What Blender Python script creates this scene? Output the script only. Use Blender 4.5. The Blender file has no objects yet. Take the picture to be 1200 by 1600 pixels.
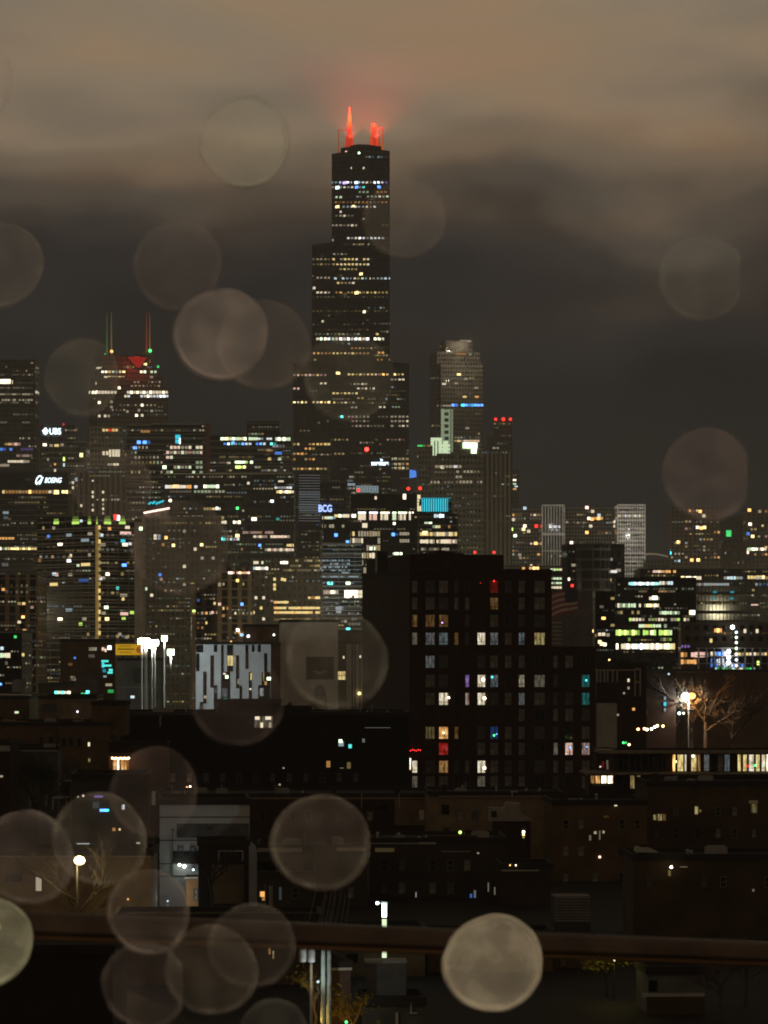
import bpy, bmesh, math, random
from mathutils import Vector, Matrix
R = random.Random(7)
S = bpy.context.scene
COL = S.collection
rad = math.radians
# ------------------------------------------------------------------ camera
CH, HZ, F = 28.0, 1015.0, 1600 * 120 / 36.0       # eye height, horizon row, focal length in photo pixels
cd = bpy.data.cameras.new('camera'); cam = bpy.data.objects.new('camera', cd); COL.objects.link(cam)
cam.location = (0, 0, CH); cam.rotation_euler = (rad(90), 0, 0)
cd.lens = 120; cd.sensor_width = 36; cd.sensor_fit = 'AUTO'
cd.shift_y = (HZ - 800) / 1600
cd.clip_start = 0.05; cd.clip_end = 30000
cd.dof.use_dof = True; cd.dof.focus_distance = 1500; cd.dof.aperture_fstop = 86
S.camera = cam
S.view_settings.view_transform = 'Standard'; S.view_settings.look = 'None'
S.view_settings.exposure = 0; S.view_settings.gamma = 1
S.cycles.use_denoising = True; S.cycles.filter_width = 1.9
S.cycles.max_bounces = 5; S.cycles.diffuse_bounces = 2; S.cycles.glossy_bounces = 2
S.cycles.transparent_max_bounces = 24; S.cycles.volume_bounces = 0
S.cycles.sample_clamp_indirect = 2.0

# ------------------------------------------------------------------ night sky: low cloud lit by the city
W = bpy.data.worlds.new('World'); S.world = W; W.use_nodes = True
nt = W.node_tree; nt.nodes.clear()
def nd(t, kind, **kw):
    n = t.nodes.new(kind)
    for k, v in kw.items(): setattr(n, k, v)
    return n
def math_n(t, op, a, b=None, c=None):
    n = t.nodes.new('ShaderNodeMath'); n.operation = op
    for i, v in enumerate((a, b, c)):
        if v is None: continue
        if isinstance(v, (int, float)): n.inputs[i].default_value = v
        else: t.links.new(v, n.inputs[i])
    return n.outputs[0]
def ramp(t, fac, stops, interp='LINEAR'):
    n = t.nodes.new('ShaderNodeValToRGB'); cr = n.color_ramp; cr.interpolation = interp
    while len(cr.elements) < len(stops): cr.elements.new(0.5)
    for e, (p, c) in zip(cr.elements, stops):
        e.position = p; e.color = (*c, 1) if len(c) == 3 else c
    t.links.new(fac, n.inputs[0]); return n.outputs[0]
tc = nd(nt, 'ShaderNodeTexCoord'); sep = nd(nt, 'ShaderNodeSeparateXYZ')
nt.links.new(tc.outputs['Generated'], sep.inputs[0])
az = math_n(nt, 'ARCTAN2', sep.outputs[0], sep.outputs[1]); el = math_n(nt, 'ARCSINE', sep.outputs[2])
def skynoise(sx, sz, off, scale, detail):
    cb = nd(nt, 'ShaderNodeCombineXYZ')
    nt.links.new(math_n(nt, 'MULTIPLY', az, sx), cb.inputs[0]); nt.links.new(math_n(nt, 'MULTIPLY', el, sz), cb.inputs[1])
    cb.inputs[2].default_value = off
    n = nd(nt, 'ShaderNodeTexNoise'); n.inputs['Scale'].default_value = scale; n.inputs['Detail'].default_value = detail
    n.inputs['Roughness'].default_value = 0.5
    nt.links.new(cb.outputs[0], n.inputs['Vector']); return n.outputs[0]
n1 = skynoise(1.0, 2.4, 3.1, 9.0, 2.0)
n2 = skynoise(1.0, 1.5, 8.4, 20.0, 6.0)
n3 = skynoise(1.0, 3.2, 5.7, 13.0, 2.0)
e2 = math_n(nt, 'ADD', el, math_n(nt, 'MULTIPLY', math_n(nt, 'SUBTRACT', n1, 0.5), 0.085))
e2 = math_n(nt, 'ADD', e2, math_n(nt, 'MULTIPLY', math_n(nt, 'SUBTRACT', n2, 0.5), 0.036))
SKYK = 1.0
stops = [(0.0, (.013, .0125, .013)), (.05, (.0115, .0115, .0125)), (.080, (.014, .0135, .0145)), (.100, (.026, .023, .0225)), (.113, (.050, .042, .036)),
         (.128, (.105, .084, .064)), (.146, (.235, .172, .115)), (.163, (.345, .252, .165)), (.195, (.325, .255, .175)), (.27, (.22, .17, .115)), (.40, (.09, .067, .045)), (.5, (.06, .046, .032))]
skyc = ramp(nt, math_n(nt, 'MULTIPLY', e2, 2.0), [(p * 2, c) for p, c in stops], 'EASE')
warm = nd(nt, 'ShaderNodeMixRGB'); warm.blend_type = 'MULTIPLY'; warm.inputs[0].default_value = 1.0
nt.links.new(skyc, warm.inputs[1])
nt.links.new(ramp(nt, n3, [(.3, (.78, .81, .87)), (.48, (1, 1, 1)), (.68, (1.17, 1.03, .92))]), warm.inputs[2])
bg = nd(nt, 'ShaderNodeBackground'); bg.inputs[1].default_value = SKYK
nt.links.new(warm.outputs[0], bg.inputs[0])
# the last trace of daylight above the cloud deck
sky = nd(nt, 'ShaderNodeTexSky', sky_type='NISHITA'); sky.sun_disc = False
sky.sun_elevation = rad(-9); sky.sun_rotation = rad(200)
bg2 = nd(nt, 'ShaderNodeBackground'); bg2.inputs[1].default_value = 0.05
nt.links.new(sky.outputs[0], bg2.inputs[0])
ad = nd(nt, 'ShaderNodeAddShader'); nt.links.new(bg.outputs[0], ad.inputs[0]); nt.links.new(bg2.outputs[0], ad.inputs[1])
wo = nd(nt, 'ShaderNodeOutputWorld'); nt.links.new(ad.outputs[0], wo.inputs[0])

# unseen lamp added behind the viewer to light the drops and the balcony rail
ld = bpy.data.lights.new('room_lamp', 'POINT'); ld.energy = 95; ld.color = (1, .86, .68); ld.shadow_soft_size = .12
lo = bpy.data.objects.new('room_lamp', ld); lo.location = (.35, -1.3, CH + .55); COL.objects.link(lo)

# ------------------------------------------------------------------ materials
MATS = {}
def bsdf_mat(name, col, rough=.8, spec=.3, metal=0, noise=.25, nscale=1.2, bump=0):
    if name in MATS: return MATS[name]
    m = bpy.data.materials.new(name); m.use_nodes = True; t = m.node_tree; b = t.nodes['Principled BSDF']
    b.inputs['Roughness'].default_value = rough; b.inputs['Specular IOR Level'].default_value = spec; b.inputs['Metallic'].default_value = metal
    c = t.nodes.new('ShaderNodeTexCoord'); n = t.nodes.new('ShaderNodeTexNoise'); n.inputs['Scale'].default_value = nscale; n.inputs['Detail'].default_value = 5
    t.links.new(c.outputs['Object'], n.inputs['Vector'])
    lo_, hi_ = [max(0, x * (1 - noise)) for x in col], [min(1, x * (1 + noise)) for x in col]
    t.links.new(ramp(t, n.outputs[0], [(.3, lo_), (.7, hi_)]), b.inputs['Base Color'])
    if bump:
        bp = t.nodes.new('ShaderNodeBump'); bp.inputs['Strength'].default_value = bump; t.links.new(n.outputs[0], bp.inputs['Height']); t.links.new(bp.outputs[0], b.inputs['Normal'])
    MATS[name] = m; return m
def facade(name, frame, glass=(.012, .012, .014), fh=3.9, bw=1.5, tz=.3, tx=.2, grough=.12, var=.6, frough=.8):
    """a wall of frames (floor bands every fh metres, mullions every bw metres) and dark glass, pane by pane"""
    if name in MATS: return MATS[name]
    m = bpy.data.materials.new(name); m.use_nodes = True; t = m.node_tree; b = t.nodes['Principled BSDF']
    c = t.nodes.new('ShaderNodeTexCoord'); s = t.nodes.new('ShaderNodeSeparateXYZ'); t.links.new(c.outputs['Object'], s.inputs[0])
    u = math_n(t, 'DIVIDE', math_n(t, 'ADD', s.outputs[0], s.outputs[1]), bw); v = math_n(t, 'DIVIDE', s.outputs[2], fh)
    fu, fv = math_n(t, 'FRACT', u), math_n(t, 'FRACT', v)
    isf = math_n(t, 'MAXIMUM', math_n(t, 'LESS_THAN', fu, tx), math_n(t, 'LESS_THAN', fv, tz))
    cb = t.nodes.new('ShaderNodeCombineXYZ'); t.links.new(math_n(t, 'FLOOR', u), cb.inputs[0]); t.links.new(math_n(t, 'FLOOR', v), cb.inputs[1])
    wn = t.nodes.new('ShaderNodeTexWhiteNoise'); t.links.new(cb.outputs[0], wn.inputs['Vector'])
    gl = ramp(t, wn.outputs['Value'], [(0, [x * (1 - var) for x in glass]), (.7, glass), (1, [x * (1 + 5 * var) for x in glass])])
    n = t.nodes.new('ShaderNodeTexNoise'); n.inputs['Scale'].default_value = .15; n.inputs['Detail'].default_value = 6; t.links.new(c.outputs['Object'], n.inputs['Vector'])
    fr = ramp(t, n.outputs[0], [(.3, [x * .7 for x in frame]), (.7, [min(1, x * 1.25) for x in frame])])
    mx = t.nodes.new('ShaderNodeMixRGB'); t.links.new(isf, mx.inputs[0]); t.links.new(gl, mx.inputs[1]); t.links.new(fr, mx.inputs[2])
    t.links.new(mx.outputs[0], b.inputs['Base Color'])
    t.links.new(math_n(t, 'MULTIPLY_ADD', isf, frough - grough, grough), b.inputs['Roughness'])
    b.inputs['Specular IOR Level'].default_value = .35
    MATS[name] = m; return m
PAL = dict(w=(1, .84, .58), y=(1, .73, .28), c=(.72, .93, 1), g=(.80, 1, .62), o=(1, .48, .14), b=(.10, .30, 1), r=(1, .03, .02),
           p=(.55, .30, 1), t=(.12, .95, .85), G=(.08, 1, .22), i=(1, .62, .5), n=(.95, .97, 1), l=(.62, 1, .18), k=(.05, .72, .9))
LV = [.04, .13, .38, 1.1, 3.4, 12.0, 60.0]
def glow(key):
    """a lit pane or lamp: its own light, uneven inside like a lit room"""
    k = 'light_' + key
    if k in MATS: return MATS[k]
    m = bpy.data.materials.new(k); m.use_nodes = True; t = m.node_tree; t.nodes.clear()
    L = int(key[1]); col = PAL[key[0]]
    e = t.nodes.new('ShaderNodeEmission'); o = t.nodes.new('ShaderNodeOutputMaterial'); t.links.new(e.outputs[0], o.inputs[0])
    e.inputs[1].default_value = LV[L]
    if len(key) > 2:                                         # near panes: furniture, blinds and lamps seen as uneven light
        c = t.nodes.new('ShaderNodeTexCoord'); oi = t.nodes.new('ShaderNodeObjectInfo')
        v = t.nodes.new('ShaderNodeVectorMath'); v.operation = 'ADD'; t.links.new(c.outputs['Object'], v.inputs[0])
        cb = t.nodes.new('ShaderNodeCombineXYZ'); t.links.new(math_n(t, 'MULTIPLY', oi.outputs['Random'], 37.0), cb.inputs[0]); t.links.new(math_n(t, 'MULTIPLY', oi.outputs['Random'], 91.0), cb.inputs[2])
        t.links.new(cb.outputs[0], v.inputs[1])
        n = t.nodes.new('ShaderNodeTexNoise'); n.inputs['Scale'].default_value = 1.0; n.inputs['Detail'].default_value = 3; mp = t.nodes.new('ShaderNodeMapping'); mp.inputs['Scale'].default_value = (2.6, 1, .8); t.links.new(v.outputs[0], mp.inputs['Vector']); t.links.new(mp.outputs[0], n.inputs['Vector'])
        t.links.new(ramp(t, n.outputs[0], [(.34, [x * .18 for x in col]), (.52, [x * .7 for x in col]), (.70, [min(1, x * 1.25 + .08) for x in col])]), e.inputs[0])
    else:
        e.inputs[0].default_value = (*col, 1)
    if L < 5: m.cycles.emission_sampling = 'NONE'
    MATS[k] = m; return m
GLASS = facade('dark_glass_plain', (.012, .012, .012), fh=3, bw=3)

# ------------------------------------------------------------------ mesh helpers
class MB:
    def __init__(self): self.v = []; self.f = []; self.mi = []
    def box(self, x0, x1, y0, y1, z0, z1, mi=0):
        n = len(self.v)
        self.v += [(x0, y0, z0), (x1, y0, z0), (x1, y1, z0), (x0, y1, z0), (x0, y0, z1), (x1, y0, z1), (x1, y1, z1), (x0, y1, z1)]
        for q in ((0, 3, 2, 1), (4, 5, 6, 7), (0, 1, 5, 4), (1, 2, 6, 5), (2, 3, 7, 6), (3, 0, 4, 7)): self.f.append([n + i for i in q]); self.mi.append(mi)
    def prism(self, pts, y0, y1, mi=0):
        """outline pts (x, z), anticlockwise seen from -y, given thickness from y0 to y1"""
        n = len(self.v); k = len(pts)
        self.v += [(x, y0, z) for x, z in pts] + [(x, y1, z) for x, z in pts]
        self.f.append([n + i for i in range(k)]); self.mi.append(mi)
        self.f.append([n + k + i for i in reversed(range(k))]); self.mi.append(mi)
        for i in range(k):
            j = (i + 1) % k; self.f.append([n + j, n + i, n + k + i, n + k + j]); self.mi.append(mi)
    def plan(self, pts, z0, z1, mi=0, top=None):
        """outline pts (x, y) anticlockwise from above; top = optional scaled outline at z1"""
        n = len(self.v); k = len(pts); top = top or pts
        self.v += [(x, y, z0) for x, y in pts] + [(x, y, z1) for x, y in top]
        self.f.append([n + i for i in reversed(range(k))]); self.mi.append(mi)
        self.f.append([n + k + i for i in range(k)]); self.mi.append(mi)
        for i in range(k):
            j = (i + 1) % k; self.f.append([n + i, n + j, n + k + j, n + k + i]); self.mi.append(mi)
    def tube(self, pts, r0, r1=None, seg=6, mi=0):
        r1 = r0 if r1 is None else r1; rings = []
        for i, p in enumerate(pts):
            p = Vector(p); d = (Vector(pts[min(i + 1, len(pts) - 1)]) - Vector(pts[max(i - 1, 0)])).normalized()
            a = d.orthogonal().normalized(); b = d.cross(a); r = r0 + (r1 - r0) * i / max(1, len(pts) - 1)
            rings.append(len(self.v))
            for s in range(seg):
                t = 2 * math.pi * s / seg; self.v.append(tuple(p + a * (r * math.cos(t)) + b * (r * math.sin(t))))
        for q, w in zip(rings, rings[1:]):
            for s in range(seg):
                s2 = (s + 1) % seg; self.f.append([q + s, q + s2, w + s2, w + s]); self.mi.append(mi)
        self.f.append([rings[0] + s for s in reversed(range(seg))]); self.mi.append(mi)
        self.f.append([rings[-1] + s for s in range(seg)]); self.mi.append(mi)
    def lathe(self, prof, seg=16, c=(0, 0), mi=0):
        rings = []
        for r, z in prof:
            rings.append(len(self.v))
            for s in range(seg):
                t = 2 * math.pi * s / seg; self.v.append((c[0] + r * math.cos(t), c[1] + r * math.sin(t), z))
        for q, w in zip(rings, rings[1:]):
            for s in range(seg):
                s2 = (s + 1) % seg; self.f.append([q + s, q + s2, w + s2, w + s]); self.mi.append(mi)
        self.f.append([rings[0] + s for s in reversed(range(seg))]); self.mi.append(mi)
        self.f.append([rings[-1] + s for s in range(seg)]); self.mi.append(mi)
    def mesh(self, name, mats):
        me = bpy.data.meshes.new(name); me.from_pydata(self.v, [], self.f)
        for m in (mats if isinstance(mats, (list, tuple)) else [mats]): me.materials.append(m)
        me.polygons.foreach_set('material_index', self.mi); me.update(); return me
    def build(self, name, mats, parent=None, loc=None):
        o = bpy.data.objects.new(name, self.mesh(name, mats)); COL.objects.link(o)
        if parent: o.parent = parent
        if loc: o.location = loc
        return o
def tag(o, label=None, cat=None, group=None, kind=None):
    for k, v in (('label', label), ('category', cat), ('group', group), ('kind', kind)):
        if v: o[k] = v
    return o
def empty(name, label, cat, loc, rz=0, group=None):
    o = bpy.data.objects.new(name, None); COL.objects.link(o); o.location = loc; o.rotation_euler = (0, 0, rz); o.empty_display_size = .5
    return tag(o, label, cat, group)
def at(px, py, Y): return Vector(((px - 600) * Y / F, Y, CH + (HZ - py) * Y / F))
UNIT = {}
def unit(kind, mat):
    k = (kind, mat.name)
    if k not in UNIT:
        if kind == 'box':
            b = MB(); b.box(-.5, .5, -.5, .5, -.5, .5); UNIT[k] = b.mesh('pane', mat)
        else:
            bm = bmesh.new(); bmesh.ops.create_icosphere(bm, subdivisions=2, radius=1); me = bpy.data.meshes.new('bulb'); bm.to_mesh(me); bm.free()
            me.materials.append(mat); UNIT[k] = me
    return UNIT[k]
def place(name, kind, mat, loc, scale, parent):
    o = bpy.data.objects.new(name, unit(kind, mat)); COL.objects.link(o); o.parent = parent; o.location = loc; o.scale = scale; return o
FONT = []
def letters(txt, width, height, depth, shear=0, bold=0):
    cu = bpy.data.curves.new('letters', 'FONT'); cu.body = txt; cu.extrude = depth / 2; cu.align_x = 'CENTER'; cu.shear = shear; cu.offset = bold
    ob = bpy.data.objects.new('letters', cu); COL.objects.link(ob); dg = bpy.context.evaluated_depsgraph_get(); dg.update()
    me = bpy.data.meshes.new_from_object(ob.evaluated_get(dg)); bpy.data.objects.remove(ob); bpy.data.curves.remove(cu)
    xs = [v.co.x for v in me.vertices]; ys = [v.co.y for v in me.vertices]
    sx = width / (max(xs) - min(xs)); sy = height / (max(ys) - min(ys)); cx = (max(xs) + min(xs)) / 2; cy = (max(ys) + min(ys)) / 2
    for v in me.vertices: v.co = ((v.co.x - cx) * sx, -v.co.z, (v.co.y - cy) * sy)
    me.materials.clear(); return me

# ------------------------------------------------------------------ a building: boxes in its own frame, lit windows found by looking along a ray
class Bld:
    def __init__(s, name, label, cat, xl, xc, xr, ytop, Y, a=0, wall=None, depth=None, group=None, z0=0, zt=None):
        s.a = a = rad(a); s.C = at(xc, HZ, Y); s.C.z = 0; s.Y = Y
        s.root = empty(name, label, cat, s.C, a, group); s.wall = wall; s.boxes = []; s.wins = []; s.cells = set(); s.z0 = z0
        lx = s.u(xr, 0); ly = s.u(xl, 1) if (xl < xc and math.sin(a) > 1e-4) else (depth or 30)
        if depth: ly = depth
        if ly < 2 or ly > 90: ly = 30
        s.lx, s.ly = lx, ly
        s.zt = zt if zt else CH + (HZ - ytop) * Y / F
        s.boxes.append((0, lx, 0, ly, z0, s.zt))
    dens = .34
    def u(s, px, face):
        t = (px - 600) / F; c, n = math.cos(s.a), math.sin(s.a)
        d = (c, n) if face == 0 else (-n, c)
        return (t * s.C.y - s.C.x) / (d[0] - t * d[1])
    def z(s, py, Y=None): return CH + (HZ - py) * (Y or s.Y) / F
    def loc(s, p):
        d = p - s.C; c, n = math.cos(s.a), math.sin(s.a); return Vector((d.x * c + d.y * n, -d.x * n + d.y * c, d.z))
    def vol(s, x0, x1, ytop, ybot, inset=.4, deep=None):
        """another block, given by its pixel columns on the right-hand face"""
        s.boxes.append((s.u(x0, 0), s.u(x1, 0), inset, inset + (deep or s.ly * .7), s.z(ybot), s.z(ytop))); return s
    def hit(s, px, py):
        o = s.loc(Vector((0, 0, CH))); d = s.loc(at(px, py, 1.0)) - o; best = None
        for (x0, x1, y0, y1, z0, z1) in s.boxes:
            for ax, lim in ((0, (x0, x1)), (1, (y0, y1))):
                if abs(d[ax]) < 1e-9: continue
                f = lim[0] if d[ax] > 0 else lim[1]; t = (f - o[ax]) / d[ax]
                if t <= 0: continue
                p = o + d * t; q = 1 - ax
                lo_, hi_ = ((y0, y1), (x0, x1))[ax]
                if lo_ - 1e-4 <= p[q] <= hi_ + 1e-4 and z0 <= p.z <= z1 and (best is None or t < best[0]):
                    best = (t, ax, (-1 if d[ax] > 0 else 1), p, (lo_, hi_))
        return best
    def win(s, px, py, w, h, key, proud=.1):
        b = s.hit(px, py)
        if not b: return None
        t, ax, sg, p, lim = b; c, n = math.cos(s.a), math.sin(s.a); tt = (px - 600) / F
        d = (c, n) if ax == 1 else (-n, c)
        Yp = t
        hw = .5 * w * Yp / F / max(.15, abs(d[0] - tt * d[1])); hh = .5 * h * Yp / F
        q = 1 - ax
        if p[q] - hw < lim[0] or p[q] + hw > lim[1]:
            hw = min(hw, max(.05, min(p[q] - lim[0], lim[1] - p[q])))
        loc = [p.x, p.y, p.z]; loc[ax] = p[ax] + sg * (proud - .15); sc = [0, 0, 2 * hh]; sc[ax] = .3; sc[q] = 2 * hw
        s.wins.append((w * h, loc, sc, key)); s.cells.add((round(px / 4), round(py / 3.5))); return loc
    def row(s, y, x0, x1, pitch, prob, pal, lv, w, h, run=.75, jit=.0):
        x = x0; on = R.random() < prob; rc = R.choice(pal)
        while x <= x1:
            if R.random() > run: on = R.random() < prob
            if on and R.random() < .93:
                s.win(x + R.uniform(-jit, jit), y, w * R.uniform(.8, 1.1), h * R.uniform(.85, 1.1), (rc if R.random() < .45 else R.choice(pal)) + R.choice(lv))
            x += pitch
        return s
    def grid(s, x0, x1, y0, y1, px, py, prob, pal, lv, w, h, run=.6):
        y = y0
        while y <= y1:
            pr = prob * R.choice((.3, .7, 1, 1.5)); s.row(y, x0, x1, px, min(.95, pr), pal, lv, w, h, run); y += py
        return s
    def bulb(s, px, py, r, key, name='beacon_light', dy=1.0):
        p = s.loc(at(px, py, s.Y + dy)); k = s.Y / F
        return place(name, 'ball', glow(key), p, (r * k,) * 3, s.root)
    def wash(s, px, py, e, col=(1, .93, .82), dist=35, name='facade_fill_light'):  # unseen lamp added out in front of a facade to brighten it
        k = s.loc(at(px, py, s.Y)); l = bpy.data.lights.new(name, 'POINT'); l.energy = e; l.color = col; l.shadow_soft_size = 1
        o = bpy.data.objects.new(name, l); COL.objects.link(o); o.parent = s.root; o.location = (k.x, -dist, k.z); return o
    def sign(s, txt, px, py, w, h, key, name='sign', shear=0, board=None, bold=0, proud=.6, off=0):
        b = s.hit(px, py); k = s.Y / F; ax = b[1] if b else 1
        p = b[3] if b else s.loc(at(px, py, s.Y))
        y = p.y - proud
        if board is not None:
            m = MB(); m.box(-w * k * .58, w * k * .58, 0, .4, -h * k * .75, h * k * .75); bo = m.build(name, board, s.root, (p.x, y, p.z)); par = bo; lc = (0, -.25, 0)
        else: par = s.root; lc = (p.x, y, p.z)
        me = letters(txt, w * k, h * k, .3, shear, bold); me.materials.append(glow(key))
        o = bpy.data.objects.new('lettering' if board is not None else name, me); COL.objects.link(o); o.parent = par; o.location = lc; return o
    def frame_win(s, px, py, w, h, key, fm, mull=1, transom=.0, bar=.09):
        """a near window: frame with mullions, and its pane as a sub-part"""
        b = s.hit(px, py)
        if not b: return
        t, ax, sg, p, lim = b
        if ax == 0: return
        c, n = math.cos(s.a), math.sin(s.a); tt = (px - 600) / F
        hw = .5 * w * t / F / max(.15, abs(c - tt * n)); hh = .5 * h * t / F
        m = MB(); B = bar
        m.box(-hw, hw, -.07, .1, hh - B, hh); m.box(-hw, hw, -.07, .1, -hh, -hh + B); m.box(-hw, -hw + B, -.07, .1, -hh + B, hh - B); m.box(hw - B, hw, -.07, .1, -hh + B, hh - B)
        for i in range(mull):
            x = -hw + 2 * hw * (i + 1) / (mull + 1) + (0.12 * hw if mull == 1 else 0); m.box(x - B / 2, x + B / 2, -.06, .1, -hh + B, hh - B)
        if transom: zz = -hh + 2 * hh * transom; m.box(-hw + B, hw - B, -.055, .1, zz - B / 2, zz + B / 2)
        f = m.build('window', fm, s.root, (p.x, p.y - .02, p.z))
        pm = MB(); pm.box(-hw + B * .6, hw - B * .6, 0, .06, -hh + B * .6, hh - B * .6)
        pm.build('pane', glow(key) if isinstance(key, str) else key, f); return f
    def clutter(s, n, seed, big=1.0):
        """vents, stacks and hatches standing on the flat roof"""
        q = random.Random(seed); x0, x1, y0, y1, z0, z1 = s.boxes[0]; xa, xb = max(x0, s.u(-10, 0)), min(x1, s.u(1210, 0))
        for i in range(n):
            x, y = q.uniform(xa + .5, xb - 1.5), y0 + q.uniform(.6, max(.8, min(6, y1 - y0 - 1))); m = MB(); kind = q.choice('vvsbc')
            z = z1 + .2
            if kind == 'v': h_ = q.uniform(.4, 1.0) * big; m.tube([(x, y, z), (x, y, z + h_)], .12, .12, 7); m.tube([(x, y, z + h_), (x, y, z + h_ + .15)], .24, .1, 7); nm, mt = 'roof_vent', POLEM
            elif kind == 's': m.tube([(x, y, z), (x, y, z + 1.6 * big)], .05, .03, 5); m.tube([(x - .5, y, z + 1.3 * big), (x + .5, y, z + 1.3 * big)], .025, .025, 4); m.tube([(x - .3, y, z + 1.0 * big), (x + .3, y, z + 1.0 * big)], .025, .025, 4); nm, mt = 'aerial', POLEM
            elif kind == 'b': w_ = q.uniform(.5, 1.1) * big; m.box(x - w_, x + w_, y, y + w_ * 1.3, z, z + w_ * .9); m.box(x - w_ * .8, x + w_ * .8, y + .1, y + w_, z + w_ * .9, z + w_ * 1.05); nm, mt = 'condenser', CONC
            else: m.box(x - .35, x + .35, y, y + .6, z, z + 1.2 * big); m.box(x - .42, x + .42, y - .07, y + .67, z + 1.2 * big, z + 1.3 * big); nm, mt = 'chimney', BR_DARK
            m.build(nm, mt, s.root)
        return s
    def dark_row(s, y, xs, w, h, sill=True):
        for x in xs:
            s.frame_win(x, y, w, h, R.choice([NIGHT, NIGHT, CURT2, CURT]), R.choice([FRM, PALE_FRAME]), 0, .5, .07)
    def part(s, name, mb, mats): return mb.build(name, mats, s.root)
    def fill(s, dens=.3, pal='wwyywgc', lv='0001112', px=4.6, py=6.2, w=3.2, h=2.5):
        """the many dim rooms between the bright ones"""
        t = s.C.y; pts = [Vector((x, y, 0)) for bx in s.boxes for x in bx[:2] for y in bx[2:4]]; c, n = math.cos(s.a), math.sin(s.a); xs = []
        for p in pts: X, Y_ = s.C.x + p.x * c - p.y * n, s.C.y + p.x * n + p.y * c; xs.append(600 + F * X / Y_)
        xa, xb = max(-4, min(xs)), min(1204, max(xs)); ya = HZ - (max(bx[5] for bx in s.boxes) - CH) * F / s.Y + 5
        q = random.Random(int(s.Y * 7 + xa)); y = ya
        while y < min(1120, HZ + CH * F / s.Y - 3):
            on = False; rc = q.choice(pal); rl = q.choice(lv); pr = dens * q.choice((.15, .4, .8, 1.2, 2.2)); x = xa + 3 + q.uniform(0, 2)
            while x < xb - 2:
                if q.random() < .16: on = q.random() < pr; rc = q.choice(pal); rl = q.choice(lv)
                if on and q.random() < .9:
                    k_ = (round(x / 4), round(y / 3.5))
                    if not any((k_[0] + i, k_[1] + j) in s.cells for i in (-1, 0, 1) for j in (-1, 0, 1)):
                        b_ = (rc if q.random() < .8 else q.choice(pal)) + (rl if q.random() < .6 else q.choice(lv)); cc = set(s.cells); s.win(x, y, w * q.uniform(.7, 1.1), h * q.uniform(.8, 1.2), b_, .08); s.cells = cc
                x += px
            y += py
    def finish(s, roof=None, parapet=.8, wins='window'):
        if s.Y > 930 and s.wins and s.dens: s.fill(s.dens)
        m = MB()
        for bx in s.boxes: m.box(*bx)
        m.build('wall', s.wall, s.root)
        if roof:
            r = MB()
            for i, (x0, x1, y0, y1, z0, z1) in enumerate(s.boxes):
                r.box(x0 - .15, x1 + .15, y0 - .15, y1 + .15, z1 + .01, z1 + .25)
                for q in ((x0 - .15, x1 + .15, y0 - .15, y0 + .2), (x0 - .15, x1 + .15, y1 - .2, y1 + .15)): r.box(*q, z1 + .25, z1 + .25 + parapet * .5)
                for q in ((x0 - .15, x0 + .2, y0 + .2, y1 - .2), (x1 - .2, x1 + .15, y0 + .2, y1 - .2)): r.box(*q, z1 + .25, z1 + .25 + parapet * .5)
            r.build('roof', roof, s.root)
        ws = sorted(s.wins, key=lambda w: -w[0])
        for _, l, sc, k in ws[:100]: place(wins, 'box', glow(k), l, sc, s.root)
        if len(ws) > 100:
            m = MB(); keys = sorted({w[3] for w in ws[100:]})
            for _, l, sc, k in ws[100:]:
                m.box(l[0] - sc[0] / 2, l[0] + sc[0] / 2, l[1] - sc[1] / 2, l[1] + sc[1] / 2, l[2] - sc[2] / 2, l[2] + sc[2] / 2, keys.index(k))
            tag(m.build('small_window', [glow(k) for k in keys], s.root), kind='stuff')
        return s

# ------------------------------------------------------------------ ground
asphalt = bsdf_mat('asphalt_wet', (.018, .017, .016), .8, .2, nscale=.4)
g = MB(); g.box(-5000, 5000, -60, 9000, -1, 0); tag(g.build('ground', asphalt), kind='structure')

# wall materials
GL_DARK = facade('curtain_black', (.012, .012, .013), (.010, .010, .011), 3.9, 1.5, .35, .2)
GL_GREY = facade('curtain_grey', (.10, .10, .10), (.02, .02, .022), 3.9, 3.0, .22, .12)
GL_BANDS = facade('floor_bands', (.22, .21, .20), (.012, .012, .014), 3.9, 6.0, .22, .03)
GL_LINES = facade('floor_lines', (.30, .29, .27), (.010, .010, .012), 3.9, 30, .16, .0)
STONE_RIB = facade('stone_ribs', (.22, .19, .15), (.02, .018, .015), 60, 3.2, .01, .55)
BROWN_RIB = facade('brown_ribs', (.20, .14, .09), (.010, .008, .007), 3.1, 3.6, .18, .42)
GRID_PALE = facade('pale_grid', (.50, .48, .44), (.012, .012, .013), 3.1, 2.4, .28, .28)
GRID_WHITE = facade('white_grid', (.78, .76, .72), (.02, .02, .02), 3.2, 1.9, .3, .32)
GRID_VERT = facade('white_fins', (.70, .68, .66), (.012, .012, .013), 40.0, 2.3, .05, .36)
STONE = facade('grey_stone', (.16, .145, .125), (.012, .011, .010), 3.9, 2.6, .45, .45)
DULL = facade('dull_brick', (.10, .075, .055), (.012, .010, .010), 3.6, 3.0, .55, .5)
HAZY = facade('pale_plaster', (.26, .24, .20), (.13, .12, .10), 3.2, 2.2, .4, .5, .5, .3)
CONC = bsdf_mat('concrete', (.30, .28, .25), .85, nscale=.3)
DARKMETAL = bsdf_mat('dark_metal', (.03, .028, .026), .5, .4)
ROOFM = bsdf_mat('roof_felt', (.030, .027, .024), .9, .2, nscale=.25)
exec_order = []

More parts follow.
